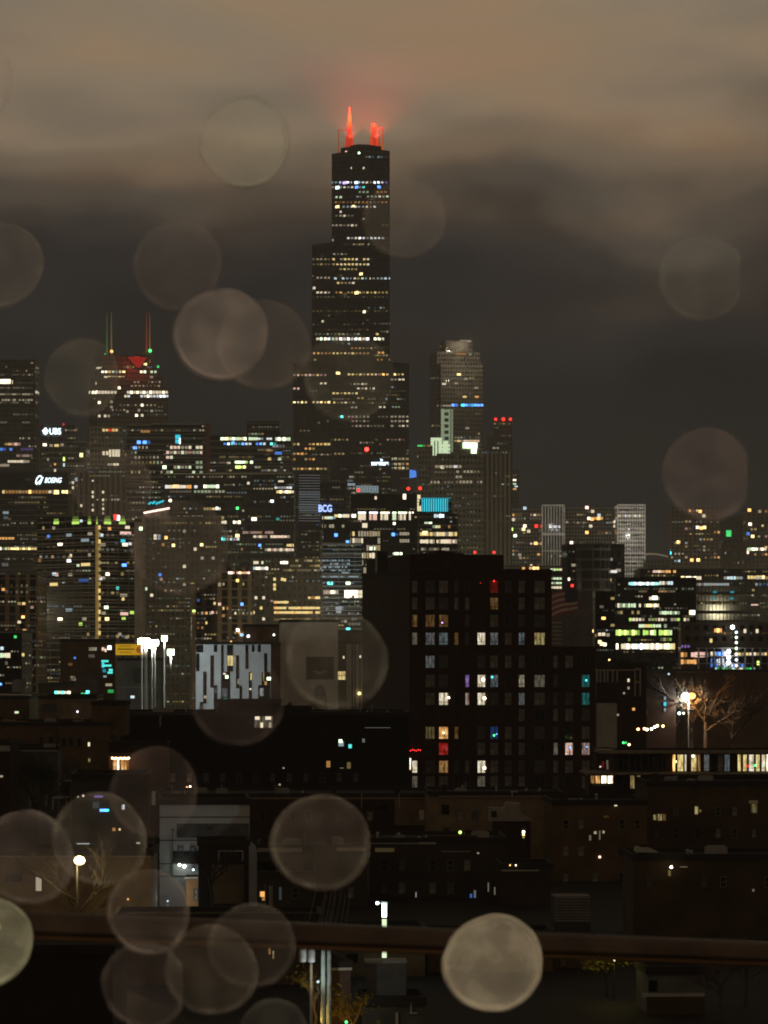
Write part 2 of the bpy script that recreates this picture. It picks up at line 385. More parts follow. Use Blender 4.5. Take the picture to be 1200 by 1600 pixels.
# the misty night air over the whole city
HZM = bpy.data.materials.new('misty_air'); HZM.use_nodes = True; t = HZM.node_tree; t.nodes.clear()
pv = t.nodes.new('ShaderNodeVolumePrincipled'); pv.inputs['Color'].default_value = (.62, .63, .645, 1); pv.inputs['Density'].default_value = .000155; pv.inputs['Anisotropy'].default_value = .2
o_ = t.nodes.new('ShaderNodeOutputMaterial'); t.links.new(pv.outputs[0], o_.inputs['Volume'])
h = MB(); h.box(-1500, 1500, -40, 3600, -2, 520); tag(h.build('haze', HZM), kind='stuff')

# unseen point lights added between the far towers to warm the mist and lower walls
for x, y, e in ((-250, 1640, 90), (-120, 1760, 80), (-330, 1380, 60), (60, 2050, 110), (190, 1900, 80), (340, 2100, 90), (-60, 2400, 130), (-20, 1140, 50), (150, 1300, 40), (-190, 2250, 130), (-330, 2300, 90)):
    l = bpy.data.lights.new('mist_fill_light', 'POINT'); l.energy = e * 1500; l.color = (1, .88, .54); l.shadow_soft_size = 3
    o = bpy.data.objects.new('mist_fill_light', l); COL.objects.link(o); o.location = (x, y, 45)

# ================================================================== the far skyline
# --- the tall stepped tower of nine bundled tubes
def big_tower():
    Y = 2850; a = rad(45); T = 22.86
    b = Bld.__new__(Bld); b.a = a; b.C = at(548.5, HZ, Y); b.C.z = 0; b.Y = Y
    b.root = empty('skyscraper', 'tallest black stepped tower with glowing red masts on its roof', 'skyscraper', b.C, a)
    b.boxes = []; b.wins = []; b.cells = set(); b.dens = .16; b.wall = GL_DARK; b.lx = b.ly = T * 3
    for i, j, h in ((0, 0, 442), (0, -1, 442), (0, 1, 364), (1, 0, 364), (-1, 0, 364), (-1, 1, 267), (1, -1, 267), (-1, -1, 204), (1, 1, 204)):
        b.boxes.append(((i - .5) * T, (i + .5) * T, (j - .5) * T, (j + .5) * T, 0, h))
    P = 6.0
    def r(y, x0, x1, prob, pal, lv, w=3.6, h=2.8, run=.8): b.row(y, x0, x1, P, prob, pal, lv, w, h, run)
    b.win(549, 262.5, 3, 3, 'w3'); b.win(568, 262.5, 3, 3, 'w3')
    r(285, 519, 608, .95, 'wcnwpn', '2334', run=.95); b.win(538, 285.5, 5, 4, 'p4'); b.win(557, 285.5, 4, 4, 'c4')
    r(292.5, 520, 608, .85, 'ctncbw', '2234'); b.win(527, 293, 6, 5, 'c4'); b.win(557, 292.5, 5, 4, 'b4'); b.win(592, 292, 5, 4, 'b4')
    r(300, 562, 574, .9, 'g', '22'); r(300, 590, 602, .9, 'o', '2')
    r(307, 575, 608, .9, 'wgyw', '233'); r(308, 526, 534, .9, 'g', '33')
    r(316, 525, 604, .8, 'oyowi', '122'); r(323, 519, 588, .8, 'wcnyw', '223'); b.win(527, 323, 6, 4, 'y4'); b.win(552, 322, 4, 3, 'y4')
    b.win(532, 331, 3, 3, 'w3'); r(337, 520, 604, .7, 'wgw', '123'); b.win(568, 342, 3, 2.5, 'w2')
    r(352, 520, 560, .9, 'oww', '123'); r(352, 598, 608, .8, 'o', '11'); r(366, 532, 572, .5, 'y', '12')
    r(372, 544, 602, .95, 'wnnig', '2334'); b.win(520, 375, 2.5, 4, 'w2')
    r(397, 522, 548, .8, 'w', '12')
    for y in (405, 413): r(y, 490, 516, .95, 'wy', '12'); r(y, 521, 578, .95, 'wyw', '2333', run=.95)
    r(405, 580, 608, .6, 'w', '01'); r(420.5, 532, 560, .7, 'wy', '23'); r(428, 500, 516, .4, 'w', '12'); b.win(564, 428, 5, 4, 'y4'); r(428, 576, 592, .7, 'w', '2')
    r(434, 490, 520, .5, 'w', '12'); r(435, 524, 608, .9, 'ywcgw', '2334', run=.9); r(442, 528, 552, .8, 'wy', '23'); b.win(491, 450, 4, 4, 'w3')
    r(457, 496, 518, .95, 'w', '23'); r(457, 526, 608, .9, 'yyoyw', '223'); b.win(557, 457.5, 6, 4.5, 'y4')
    for y in (464, 471, 478, 486, 493, 500, 507, 515): r(y, 490, 606, .3, 'yw', '0011', 3.4, 1.6, .85)
    b.win(569, 487, 4, 4, 'w4'); b.win(504, 502, 3, 3, 'w3'); 
    r(522, 494, 560, .8, 'gyo', '112'); b.win(589, 522, 4, 3, 'y3')
    r(529.5, 490, 608, .98, 'wngcw', '3344', 4.4, 4, .97)
    r(537, 545, 560, .5, 'c', '12'); r(544, 550, 585, .8, 'yo', '122'); r(552, 491, 575, .9, 'oyyw', '2233', run=.9); r(551, 592, 602, .9, 'o', '23'); b.win(492, 562, 3, 3, 'y2'); r(562, 590, 608, .9, 'o', '22')
    r(586, 460, 512, .9, 'oyi', '223'); b.win(528, 583, 6, 4, 'y4'); r(585, 545, 634, .95, 'oyioy', '2334', run=.93)
    r(593, 545, 580, .5, 'oi', '12'); r(593, 612, 634, .95, 'w', '23'); r(599.5, 460, 500, .6, 'w', '11'); r(599, 502, 512, 1, 'w', '34'); r(600, 548, 576, .9, 'w', '23')
    r(607, 460, 468, .9, 'i', '33'); r(607, 560, 585, .9, 'yw', '23'); r(614.5, 521, 560, .95, 'yw', '23'); r(622, 560, 575, .9, 'yw', '23')
    r(628.5, 460, 516, .95, 'yyw', '334', run=.95); r(629, 522, 560, .9, 'yw', '123'); r(636.5, 532, 560, .6, 'iw', '23'); r(636, 594, 602, .9, 'w', '23')
    for y, pr in ((651, .75), (658, .6), (665.5, .85), (673, .35)):
        r(y, 470, 560, pr * .7, 'wyw', '112', 3.6, 2.6); r(y, 545, 580, pr, 'wi', '122'); r(y, 580, 610, pr * .6, 'wi', '11')
        if y < 670: r(y, 612, 638, .95, 'w', '2223', 3.8, 3, .95)
    b.win(534, 651, 4, 3.5, 't4')
    for y, pr in ((687, .5), (694, .9), (701, .55), (709, .4), (717.5, .6), (725, .3), (732.5, .9)):
        r(y, 460, 516, pr, 'yyo', '2233', 4, 3.2); r(y, 518, 545, pr * .7, 'y', '122'); r(y, 588, 638, .45, 'owi', '112')
    for y in (717, 725, 731.5): r(y, 612, 638, .95, 'yowg', '233', 4.2, 3.4, .95)
    for y in (578, 571, 643, 680): r(y, 470, 600, .06, 'yw', '12')
    # penthouse, masts
    def w2l(px, py, dy=0): return b.loc(at(px, py, Y + dy))
    m = MB(); m.box(-9, 9, -27, 3, 442, 446.2); m.box(-5, 5, -16, -4, 446.2, 448); b.part('penthouse', m, DARKMETAL)
    redm = glow('r4'); 
    for px, tip, base in ((546, 168, 236), (584, 194, 240)):
        p = w2l(px, base); k = Y / F
        m = MB(); zt = CH + (HZ - tip) * k
        m.tube([(p.x, p.y, 440), (p.x, p.y, 452)], 2.6, 2.3, 8); m.tube([(p.x, p.y, 452), (p.x, p.y, 466)], 2.2, 1.9, 8); m.tube([(p.x, p.y, 466), (p.x, p.y, max(zt, 467))], 1.6, .3 if tip < 180 else 1.5, 8)
        for ang in range(6):
            c, n = math.cos(ang * 1.05), math.sin(ang * 1.05); m.tube([(p.x + 5 * c, p.y + 5 * n, 442), (p.x + 1.5 * c, p.y + 1.5 * n, 462)], .35, .35, 4)
        b.part('mast', m, MASTRED)
    for x0, x1, yt in ((529, 545, 203), (581, 598, 200)):
        m = MB(); k = Y / F
        for px in (x0, x1):
            p = w2l(px, 240, 2); m.tube([(p.x, p.y, 440), (p.x, p.y, CH + (HZ - yt) * k)], .55, .4, 5)
        p, q = w2l(x0, yt, 2), w2l(x1, yt, 2); m.tube([tuple(p), tuple(q)], .45, .45, 5)
        b.part('antenna_frame', m, MASTDIM)
    for i in range(5):
        p = w2l(580 + i * 4.3, 240, -2 + i); m = MB(); m.tube([(p.x, p.y, 441), (p.x + R.uniform(-1, 1), p.y, 441 + R.uniform(12, 24))], 1.0, .5, 6); b.part('antenna', m, MASTRED if i % 2 else MASTORG)
    b.bulb(563, 230, 3.2, 'c4'); b.bulb(561, 239, 2, 'g4', dy=-40); b.bulb(541, 238, 2.2, 'i4', dy=-10); b.bulb(578, 238, 2, 'y4', dy=-10)
    b.finish()
    # red floodlights at the foot of the masts
    for px, e in ((546, 1), (586, 1.2)):
        l = bpy.data.lights.new('mast_floodlight', 'SPOT'); l.energy = 3600000 * e; l.color = (1, .10, .05); l.shadow_soft_size = 1.5; l.spot_size = rad(130); l.spot_blend = .6
        o = bpy.data.objects.new('mast_floodlight', l); COL.objects.link(o); o.parent = b.root; o.location = w2l(px + 2, 233, -24) * 1; o.location.z = 451; o.rotation_euler = (rad(180), 0, 0)
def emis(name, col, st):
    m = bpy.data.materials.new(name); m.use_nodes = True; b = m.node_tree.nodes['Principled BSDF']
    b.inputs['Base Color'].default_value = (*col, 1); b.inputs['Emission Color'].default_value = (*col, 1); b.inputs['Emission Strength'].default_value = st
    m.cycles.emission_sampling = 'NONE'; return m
MASTRED = emis('mast_red_light', (1, .085, .035), .45); MASTORG = emis('mast_orange_light', (1, .22, .04), .5); MASTDIM = emis('mast_dim_light', (1, .16, .09), .25)  # red and orange lamplight put into the masts' own colour and glow
big_tower()

# --- round-crowned tower to the right
b = Bld('skyscraper', 'slim pale-crowned tower with a white lit base right of the tallest tower', 'skyscraper', 681, 689, 755, 566, 3050, 12, STONE)
b.vol(685, 752, 548, 700, 5, 30); b.vol(700, 743, 530, 700, 10, 22)
m = MB(); k = 3050 / F; px = b.u(721, 0)
prof = [(10.5, b.z(553)), (11.5, b.z(549)), (12.5, b.z(541)), (12.5, b.z(532)), (11, b.z(531))]
m.lathe(prof, 20, (px, 18)); b.part('crown', m, CONC); b.wash(721, 540, 34000, (1, .85, .6), 28); b.wash(712, 590, 9000, (1, .85, .6), 30)
for y, x0, x1, key in ((533, 718, 736, 'w2'), (539, 702, 716, 'w2'), (549, 706, 732, 'i2'), (553, 712, 728, 'o2')): b.win(.5 * (x0 + x1), y, x1 - x0, 3, key)
for x, y, k_ in ((717, 585, 'y4'), (694, 600, 'w3'), (713, 599, 'w2'), (728, 592, 'w2'), (726, 620, 'y3'), (745, 620, 'o3'), (744, 606, 'w2'), (730, 669, 'w2')): b.win(x, y, 6, 3, k_)
b.row(593, 690, 752, 5, .4, 'w', '012', 4, 2).row(607, 690, 750, 5, .3, 'ow', '01', 4, 2)
b.row(633, 708, 756, 5, .98, 'bckb', '334', 5, 4, .99); b.row(634, 684, 704, 5, .9, 'w', '2', 5, 2.5)
# white shaft, shoulder and terrace, floodlighting put into their own glow
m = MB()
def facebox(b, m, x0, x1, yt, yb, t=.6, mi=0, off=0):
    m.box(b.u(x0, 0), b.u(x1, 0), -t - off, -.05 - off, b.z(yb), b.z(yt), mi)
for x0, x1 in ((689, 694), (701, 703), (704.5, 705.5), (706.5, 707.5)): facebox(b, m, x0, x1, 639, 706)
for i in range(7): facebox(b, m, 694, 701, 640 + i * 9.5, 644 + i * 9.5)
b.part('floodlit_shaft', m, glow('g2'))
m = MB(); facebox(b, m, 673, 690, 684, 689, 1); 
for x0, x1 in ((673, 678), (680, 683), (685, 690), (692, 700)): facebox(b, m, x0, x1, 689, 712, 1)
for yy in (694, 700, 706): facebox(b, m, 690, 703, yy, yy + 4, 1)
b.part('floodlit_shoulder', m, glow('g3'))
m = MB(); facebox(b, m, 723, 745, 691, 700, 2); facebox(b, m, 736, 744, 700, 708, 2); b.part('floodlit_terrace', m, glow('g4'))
b.row(689, 712, 750, 5, .9, 'wyi', '23', 5, 3)
b.finish()

b = Bld('office_tower', 'slim grey tower with three red beacons across its flat top', 'tower', 771, 776, 801, 657, 3200, 20, STONE)
b.vol(764, 776, 680, 800, .5); b.vol(800, 811, 733, 800, .5)
for x in (774.5, 786.5, 797.5): b.bulb(x, 655, 2.3 if x != 786.5 else 2.8, 'r4')
for x, y, k_ in ((772, 700, 'w2'), (778, 700, 'w2'), (794, 719, 'o2'), (794, 738, 'o1'), (804, 750, 'w4'), (804, 756, 'g3'), (804, 764, 'o3'), (806, 760, 'c3')): b.win(x, y, 5, 2.6, k_)
b.grid(778, 800, 690, 790, 5, 8, .05, 'wo', '01', 3, 2); b.finish()
b = Bld('office_tower', 'twin-spired stone tower with a red lit pyramid between its masts', 'tower', 139, 152, 263, 603, 2950, 16, STONE)
b.vol(152, 256, 588, 690, 4); b.vol(160, 250, 574, 690, 8); b.vol(163, 242, 556, 690, 12)
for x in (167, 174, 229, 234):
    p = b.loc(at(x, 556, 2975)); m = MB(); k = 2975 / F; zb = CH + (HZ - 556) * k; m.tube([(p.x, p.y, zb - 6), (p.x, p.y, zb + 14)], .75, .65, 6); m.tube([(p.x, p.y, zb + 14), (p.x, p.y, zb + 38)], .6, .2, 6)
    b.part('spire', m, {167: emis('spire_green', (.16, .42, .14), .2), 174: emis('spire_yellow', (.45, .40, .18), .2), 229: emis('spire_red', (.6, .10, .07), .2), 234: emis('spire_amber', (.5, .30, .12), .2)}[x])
b.bulb(174.5, 549, 2.4, 'o4', dy=20); b.bulb(234.5, 548, 2.6, 'G4', dy=20); b.bulb(164, 553, 1, 'G3', dy=20); b.bulb(247, 573, 2, 'G3'); b.bulb(228, 569, 2, 'y4', dy=-4)
m = MB(); x0, x1 = b.u(201, 0), b.u(231, 0); zb, zt = b.z(572), b.z(556)
m.prism([(x0 + 8, zb), (x1 - 6, zb), (x1, zt), (x0, zt)], 3, 5); b.part('glowing_gable', m, glow('r2')); b.win(216, 562, 13, 9, 'r3'); b.wash(216, 568, 9000, (1, .08, .04), 6, 'gable_floodlight')  # red light put into the gable's own glow, brighter patch at its middle
m = MB(); m.box(b.u(160, 0), b.u(205, 0), 10, 40, b.z(560), b.z(552)); m.box(b.u(222, 0), b.u(242, 0), 10, 30, b.z(558), b.z(548)); b.part('penthouse', m, STONE)
b.row(575, 152, 158, 3, 1, 'w', '33', 3, 2.5); b.win(215, 569, 7, 5, 'w4'); b.win(226, 569, 4, 3, 'w3')
b.row(581, 160, 252, 5.5, .55, 'wgyw', '234', 4, 3.4).row(589, 165, 262, 5.5, .5, 'wyw', '233', 5, 3).row(597, 150, 260, 5.5, .25, 'w', '12', 3, 2.5)
b.row(613, 140, 262, 5, .75, 'w', '334', 4.2, 4.4, .85).row(619, 196, 262, 5, .45, 'wn', '34', 4, 4)
for x, y in ((155, 629), (174, 628), (174, 636), (164, 650), (217, 641), (199, 643), (237, 642), (222, 633), (213, 649), (222, 649), (155, 650), (170, 650), (186, 606), (150, 599)): b.win(x, y, 4, 4, 'w' + R.choice('234'))
b.grid(146, 258, 603, 660, 6, 7.5, .14, 'wwy', '012', 3, 2.6); b.finish()
b = Bld('office_tower', 'pale slotted-top tower cut by the left edge of the view', 'tower', -40, -40, 55, 562, 2700, 0, GL_GREY)
m = MB()
for x in (-2, 17.5, 33.5): facebox(b, m, x - 1, x + 1, 561, 680, .5)
b.part('dark_slot', m, DARKMETAL); b.win(9, 596, 18, 7, 'w4'); b.win(11, 598, 10, 4, 'i3'); b.win(18.5, 597, 3, 6, 'w3')
for y, pr, lv in ((606, .6, '01'), (616, .9, '122'), (625, .8, '122'), (629, .5, '01'), (660, .8, '11'), (680, .3, '01')): b.row(y, 0, 52, 4.5, pr, 'w', lv, 4, 3, .8)
for y, x0, x1, pal, lv in ((694, 10, 36, 'oyi', '23'), (702, 2, 20, 'bbp', '23'), (702, 34, 52, 'pn', '12'), (712, 28, 50, 'wi', '12'), (721, 14, 48, 'wn', '23'), (727, 2, 16, 'w', '2')): b.row(y, x0, x1, 5, .95, pal, lv, 5, 4, .95)
b.finish()

def slabs(b, x0, x1, y0, y1, pitch, th=.9, mat=None, out=.5, name='floor_slabs'):
    m = MB(); y = y0
    while y < y1: facebox(b, m, x0, x1, y, y + th, out); y += pitch
    b.part(name, m, mat or CONC)
# ================================================================== left downtown cluster
b = Bld('office_tower', 'office tower carrying the glowing cyan three-letter sign with a key emblem', 'tower', 62, 62, 134, 690, 2300, 0, GL_GREY)
b.vol(64, 98, 661, 692, .3, 20); b.vol(100, 118, 664, 692, .3, 15)
b.sign('UBS', 86.5, 674, 18, 10, 'c4', proud=1.2, bold=.02)
m = MB(); k = b.Y / F
for dx, dz, r_ in ((0, 3.2, 2.4), (-2.6, .6, 2.2), (2.6, .6, 2.2), (-1.6, -2.6, 1.9), (1.6, -2.6, 1.9), (0, -4.6, 1.2)):
    c = b.loc(at(71.3 + dx, 674 - dz, b.Y)); m.tube([(c.x, -1.6, c.z), (c.x, -1.2, c.z)], r_ * k, r_ * k, 8)
b.part('key_emblem', m, glow('c4')); b.bulb(99, 663, 1.8, 'r3'); b.bulb(64, 666, 1, 'r2')
for x, y, w, k_ in ((70, 695, 6, 'w4'), (80, 696, 5, 'w2'), (88.5, 696, 7, 'y3'), (97, 695, 5, 'w2'), (127, 711, 5, 'y4'), (100, 717, 3, 'l4'), (100, 726, 3, 'c3'), (86, 725, 3, 'o3'), (86, 735, 3, 'w3'), (75, 718, 3, 'w2')): b.win(x, y, w, 6 if x > 98 else 4, k_)
slabs(b, 66, 134, 706, 740, 8.5, .9); slabs(b, 112, 136, 690, 692, 5, 1.2, name='roof_frame')
b.grid(66, 130, 716, 760, 6, 8, .2, 'wow', '012', 3, 3); b.finish()
b = Bld('office_block', 'dark block with the slanted cyan script sign and a row of yellow windows', 'office block', -40, -40, 106, 738, 2150, 0, GL_DARK)
b.sign('BOEING', 83.5, 750.5, 27, 8, 'c4', shear=.35, proud=1.2, bold=.012)
m = MB(); k = b.Y / F
pts = []
for i in range(15):
    t = rad(-60 + i * 20); q = b.loc(at(61 + 4.2 * math.cos(t) + 2.2 * math.sin(t), 751 - 7.2 * math.sin(t), b.Y)); pts.append((q.x, -1.2, q.z))
m.tube(pts, .42, .42, 5); q0, q1 = b.loc(at(57, 757, b.Y)), b.loc(at(68, 746, b.Y)); m.tube([(q0.x, -1.2, q0.z), (q1.x, -1.2, q1.z)], .4, .3, 5); b.part('ring_emblem', m, glow('c4'))
b.row(768.5, 0, 106, 5.2, .8, 'yyow', '2234', 4.4, 5, .8); b.win(88, 769, 8, 6, 'y4')
for y in (777, 785, 793, 802, 811): b.row(y, 0, 104, 5, .25, 'wyo', '011', 4, 3)
b.win(9, 801, 9, 4, 'c2'); b.win(9, 809, 7, 4, 'c1'); b.row(841, 0, 22, 5, .95, 'yo', '33', 4, 4); b.row(857, 0, 58, 4.6, .92, 'yyg', '2334', 4, 4, .93); b.win(8, 882, 10, 5, 'n1')
b.grid(0, 104, 820, 900, 6, 8.5, .18, 'wyc', '011', 4, 3); slabs(b, -40, 106, 780, 940, 8.4, .7); b.finish()
b = Bld('office_tower', 'brown stone tower with one bright block of four tall windows', 'tower', 136, 140, 192, 666, 2450, 14, STONE)
for i, x in enumerate((162, 167.5, 172, 177, 181.5, 185.5)): b.win(x, 708, 3.6, 11 if i > 1 else 6, 'w3')
b.row(672, 162, 186, 5, .95, 'oyrG', '233', 4, 4, .95); b.row(726, 170, 186, 4.5, .9, 'w', '23', 4, 4); b.win(191, 733, 3, 5, 'w3'); b.grid(142, 190, 690, 800, 7, 9, .1, 'wo', '01', 3, 4); b.finish()
b = Bld('office_tower', 'broad stone tower of close vertical ribs behind the green-lit condominium', 'tower', 106, 112, 228, 752, 2050, 10, STONE_RIB)
b.vol(122, 214, 738, 790, 3); b.vol(140, 196, 726, 790, 6)
for x, ys in ((145, (752, 769, 776, 789, 797)), (161, (769, 781, 788, 795, 802)), (114, (754, 762)), (127, (790,)), (218, (771,))):
    for y in ys: b.win(x, y, 3, 4, 'w' + R.choice('233'))
b.win(202, 788, 4, 17, 'y3'); b.win(197, 784, 6, 3, 'y3'); b.grid(112, 224, 750, 815, 8, 9, .08, 'wo', '01', 2.5, 3); b.finish()
b = Bld('office_tower', 'glass tower ruled with thin white floor lines and a red-brown end wall', 'tower', 194, 198, 324, 661, 2000, 6, GL_LINES)
m = MB(); facebox(b, m, 321, 328, 661, 740, .8); b.part('brick_end', m, bsdf_mat('red_terracotta', (.22, .09, .05)))
slabs(b, 198, 321, 669, 800, 8.2, .8); m = MB(); facebox(b, m, 236, 320, 661, 662.5, 1.5); facebox(b, m, 198, 236, 664, 665.5, 1.2); b.part('roof_rail', m, CONC)
for x, y, r_ in ((217, 691, 'b4'), (226, 691, 'b4'), (211, 700, 'b4'), (232, 691, 'b2'), (257, 730, 'g4'), (278, 686, 'k3')): b.win(x, y, 6 if r_ != 'k3' else 8, 5 if r_ != 'k3' else 13, r_)
b.win(281, 689, 2.5, 9, 'c4'); b.win(227, 674, 15, 4, 'o2')
for y in (699, 707, 714.5, 722.5, 730, 737.5): b.row(y, 262, 320, 5.8, .72, 'gwwgi', '2233', 4.6, 4.4, .8); b.row(y, 206, 256, 5.8, .22, 'wwyg', '12', 3, 4)
for y in (745, 753, 761, 769, 777, 785, 794): b.row(y, 204, 250, 5, .35, 'gwc', '112', 3, 3)
b.finish()
b = Bld('office_tower', 'wide glass office with a yellow-green lit top storey left of the tallest tower', 'tower', 328, 328, 456, 680, 2100, 0, GL_BANDS)
b.vol(384, 436, 656, 684, 12, 20)
b.row(685.5, 347, 404, 3.6, .97, 'ygyg', '3344', 4, 4.4, .97); b.row(685.5, 405, 424, 4.5, .9, 'nb', '233', 4, 3); b.row(686, 432, 452, 4, 1, 'gwg', '334', 4, 5, 1); b.row(678, 330, 450, 5, .4, 'ygo', '122', 4, 3)
b.row(693.5, 329, 430, 5.6, .65, 'cbtn', '234', 4, 3.6); b.win(364, 692, 5, 4, 'b4'); b.row(697, 428, 452, 5, .5, 'cn', '12', 4, 4)
for y, pr in ((703, .3), (708, .4), (714, .35), (723, .6), (730, .5), (735, .5)): b.row(y, 330, 452, 5, pr, 'wnwy', '0112', 4.4, 3)
b.row(722.5, 369, 394, 4, 1, 'ylg', '344', 4.4, 4.4, 1); b.row(730, 370, 384, 4, 1, 'yl', '34', 4.4, 4.4, 1); b.win(421, 704, 10, 3, 'o2'); b.win(435, 708, 11, 4, 'b3'); b.win(421, 717, 5, 4, 'y3'); b.win(437, 717, 5, 4, 'g3'); b.win(357, 723.5, 6, 3, 'w3')
slabs(b, 328, 456, 700, 742, 8, .7); b.finish()
b = Bld('office_block', 'long dark office slab with a bright white and orange top row', 'office block', 256, 256, 459, 740, 1800, 0, GL_DARK)
m = MB(); facebox(b, m, 256, 459, 739.5, 741, .8); b.part('roof_edge', m, CONC)
b.row(760.5, 260, 308, 4.6, 1, 'wooiwn', '333', 5, 5, 1); b.win(275, 760, 10, 5, 'o4'); b.row(760, 320, 340, 4, 1, 'wg', '334', 4.4, 5, 1); b.row(768, 262, 300, 5, .5, 'w', '11', 4, 3); b.row(768, 305, 378, 5.5, .6, 'gw', '122', 4.4, 4)
b.row(795, 320, 344, 4.5, .8, 'wy', '233', 4, 4); b.win(371, 794, 4, 4, 'G4'); b.win(339, 794, 3.5, 4, 'c4'); b.win(388, 755, 4, 4, 'w3')
b.row(809, 325, 376, 4.6, .85, 'wyg', '233', 4.6, 4.6); b.row(816, 344, 354, 4, 1, 'w', '33', 4, 4.5); b.row(816, 366, 376, 4, 1, 'w', '34', 4, 5)
b.row(752, 436, 442, 3, 1, 'w', '33', 3, 3); b.row(762, 431, 456, 4.6, .8, 'wn', '23', 4, 3.4); b.row(768.5, 434, 458, 4.6, .9, 'wyw', '334', 4.4, 4)
for y, pr in ((777, .2), (784, .35), (791, .2), (798, .35), (806, .2), (812, .3), (820, .25)): b.row(y, 380, 458, 4.6, pr, 'wnic', '0112', 3.6, 3)
b.win(425, 783, 5, 4, 'n4'); b.win(397, 811, 8, 5, 'w4'); b.win(434, 811, 5, 4, 't2'); b.row(832, 381, 458, 4.4, .85, 'wioi', '122', 4.4, 4, .85); b.row(838.5, 398, 452, 4.4, .7, 'wi', '233', 4.4, 4); b.row(859, 416, 458, 4.6, .75, 'wiw', '233', 4.6, 4.2); b.row(852, 450, 464, 4, .8, 'oy', '23', 4, 4); b.win(406, 852, 4, 4, 'b4')
b.row(842.5, 280, 375, 5.4, .7, 'ctntw', '233', 4, 4); b.win(287, 843, 5, 5, 'c4'); b.win(371, 837, 6, 5, 'y4'); b.win(346, 842, 4, 4, 't4'); b.row(830, 280, 376, 5, .4, 'w', '112', 4, 3)
for y in (850, 858, 866, 874, 882): b.row(y, 300, 456, 6, .15, 'wgo', '012', 3.5, 3.5)
b.finish()
b = Bld('apartment_tower', 'dim tower topped by a slanting bright light bar and small cyan sign', 'tower', 222, 226, 346, 806, 1520, 10, HAZY)
m = MB(); q0, q1 = b.loc(at(224.5, 801.5, 1519)), b.loc(at(265, 794, 1519)); m.tube([tuple(q0), tuple(q1)], .42, .42, 6); 
m2 = MB(); m2.prism([(q0.x, b.z(808)), (q1.x, b.z(808)), (q1.x, q1.z - .6), (q0.x, q0.z - .6)], .4, 22); b.part('sloped_roof', m2, HAZY); b.part('light_bar', m, glow('i4'))
m = MB()
for x0, x1, yc, dy in ((231, 236, 786.5, 1.6), (237, 241.5, 785.5, 1.8), (242.5, 247, 786.5, 1.6), (247.5, 251, 785, 1.4), (252, 254.5, 783.5, 1.5)):
    m.tube([(b.u(x0 + (x1 - x0) * i / 6, 0), -2.2, b.z(yc + dy * math.sin(i * 1.05))) for i in range(7)], .38, .38, 5)
b.part('script_sign', m, glow('k3')); m = MB(); m.box(b.u(229, 0), b.u(256, 0), 1, 2, b.z(800), b.z(781)); b.part('sign_frame', m, DARKMETAL)
b.bulb(266, 782, 2.6, 'w4')
for x, y, k_ in ((242.5, 839, 'w3'), (248.5, 839, 'c2'), (259.5, 840, 'o4'), (271, 852, 'y4'), (255, 851, 'o2'), (315, 851, 'y4'), (305, 858, 'w3'), (288, 830, 'w2'), (288, 885, 'w3'), (316, 872, 'w2'), (333, 872, 'w2'), (250, 898, 'b3'), (252, 905, 'i2'), (301, 913, 'y3'), (288, 913, 'w2'), (226, 912, 'y4'), (228, 920, 'g3'), (237, 930, 'w3')): b.win(x, y, 4.5, 4.5 if y != 839 else 8, k_)
b.grid(232, 340, 820, 960, 8, 9, .12, 'wcwo', '011', 3.5, 3); slabs(b, 240, 344, 830, 975, 9, .6); b.finish()

# ================================================================== the green-lit condominium and its neighbours
b = Bld('condominium_tower', 'condominium tower with green uplights along its crown and a gold corner light strip', 'tower', 58, 152, 212, 806, 1300, 42, facade('balcony_floors', (.42, .38, .33), (.013, .012, .012), 2.75, 5, .2, .05))
for x, w in ((88, 8), (118, 11), (140, 5), (151.5, 11), (168, 11), (191, 10)):
    for j in range(3): b.win(x, 817 - j * 4.2, w * (1 - .12 * j), 4, 'l' + '321'[j])  # green uplight spill put in as glowing strips, fainter towards the top
b.win(181, 808, 6, 8, 'r4'); b.win(184.5, 809, 5, 8, 'n4'); b.win(127, 814, 4, 4, 'c3')
m = MB(); m.box(-.5, .5, -.5, .5, b.z(1004), b.z(820)); b.part('corner_strip', m, emis('gold_strip', (.72, .5, .16), .16))
for yy in range(824, 1000, 11): b.win(153.8, yy, 2.4, 6, 'y' + R.choice('233'), .9)
m = MB(); y = 828.0
while y < 1004:
    z = b.z(y); m.box(1.2, b.lx + 1.2, -1.4, -.1, z - .22, z); m.box(-1.4, -.1, 1.2, b.ly + 1, z - .22, z); y += 11.3
b.part('balconies', m, bsdf_mat('balcony_concrete', (.62, .56, .48)))
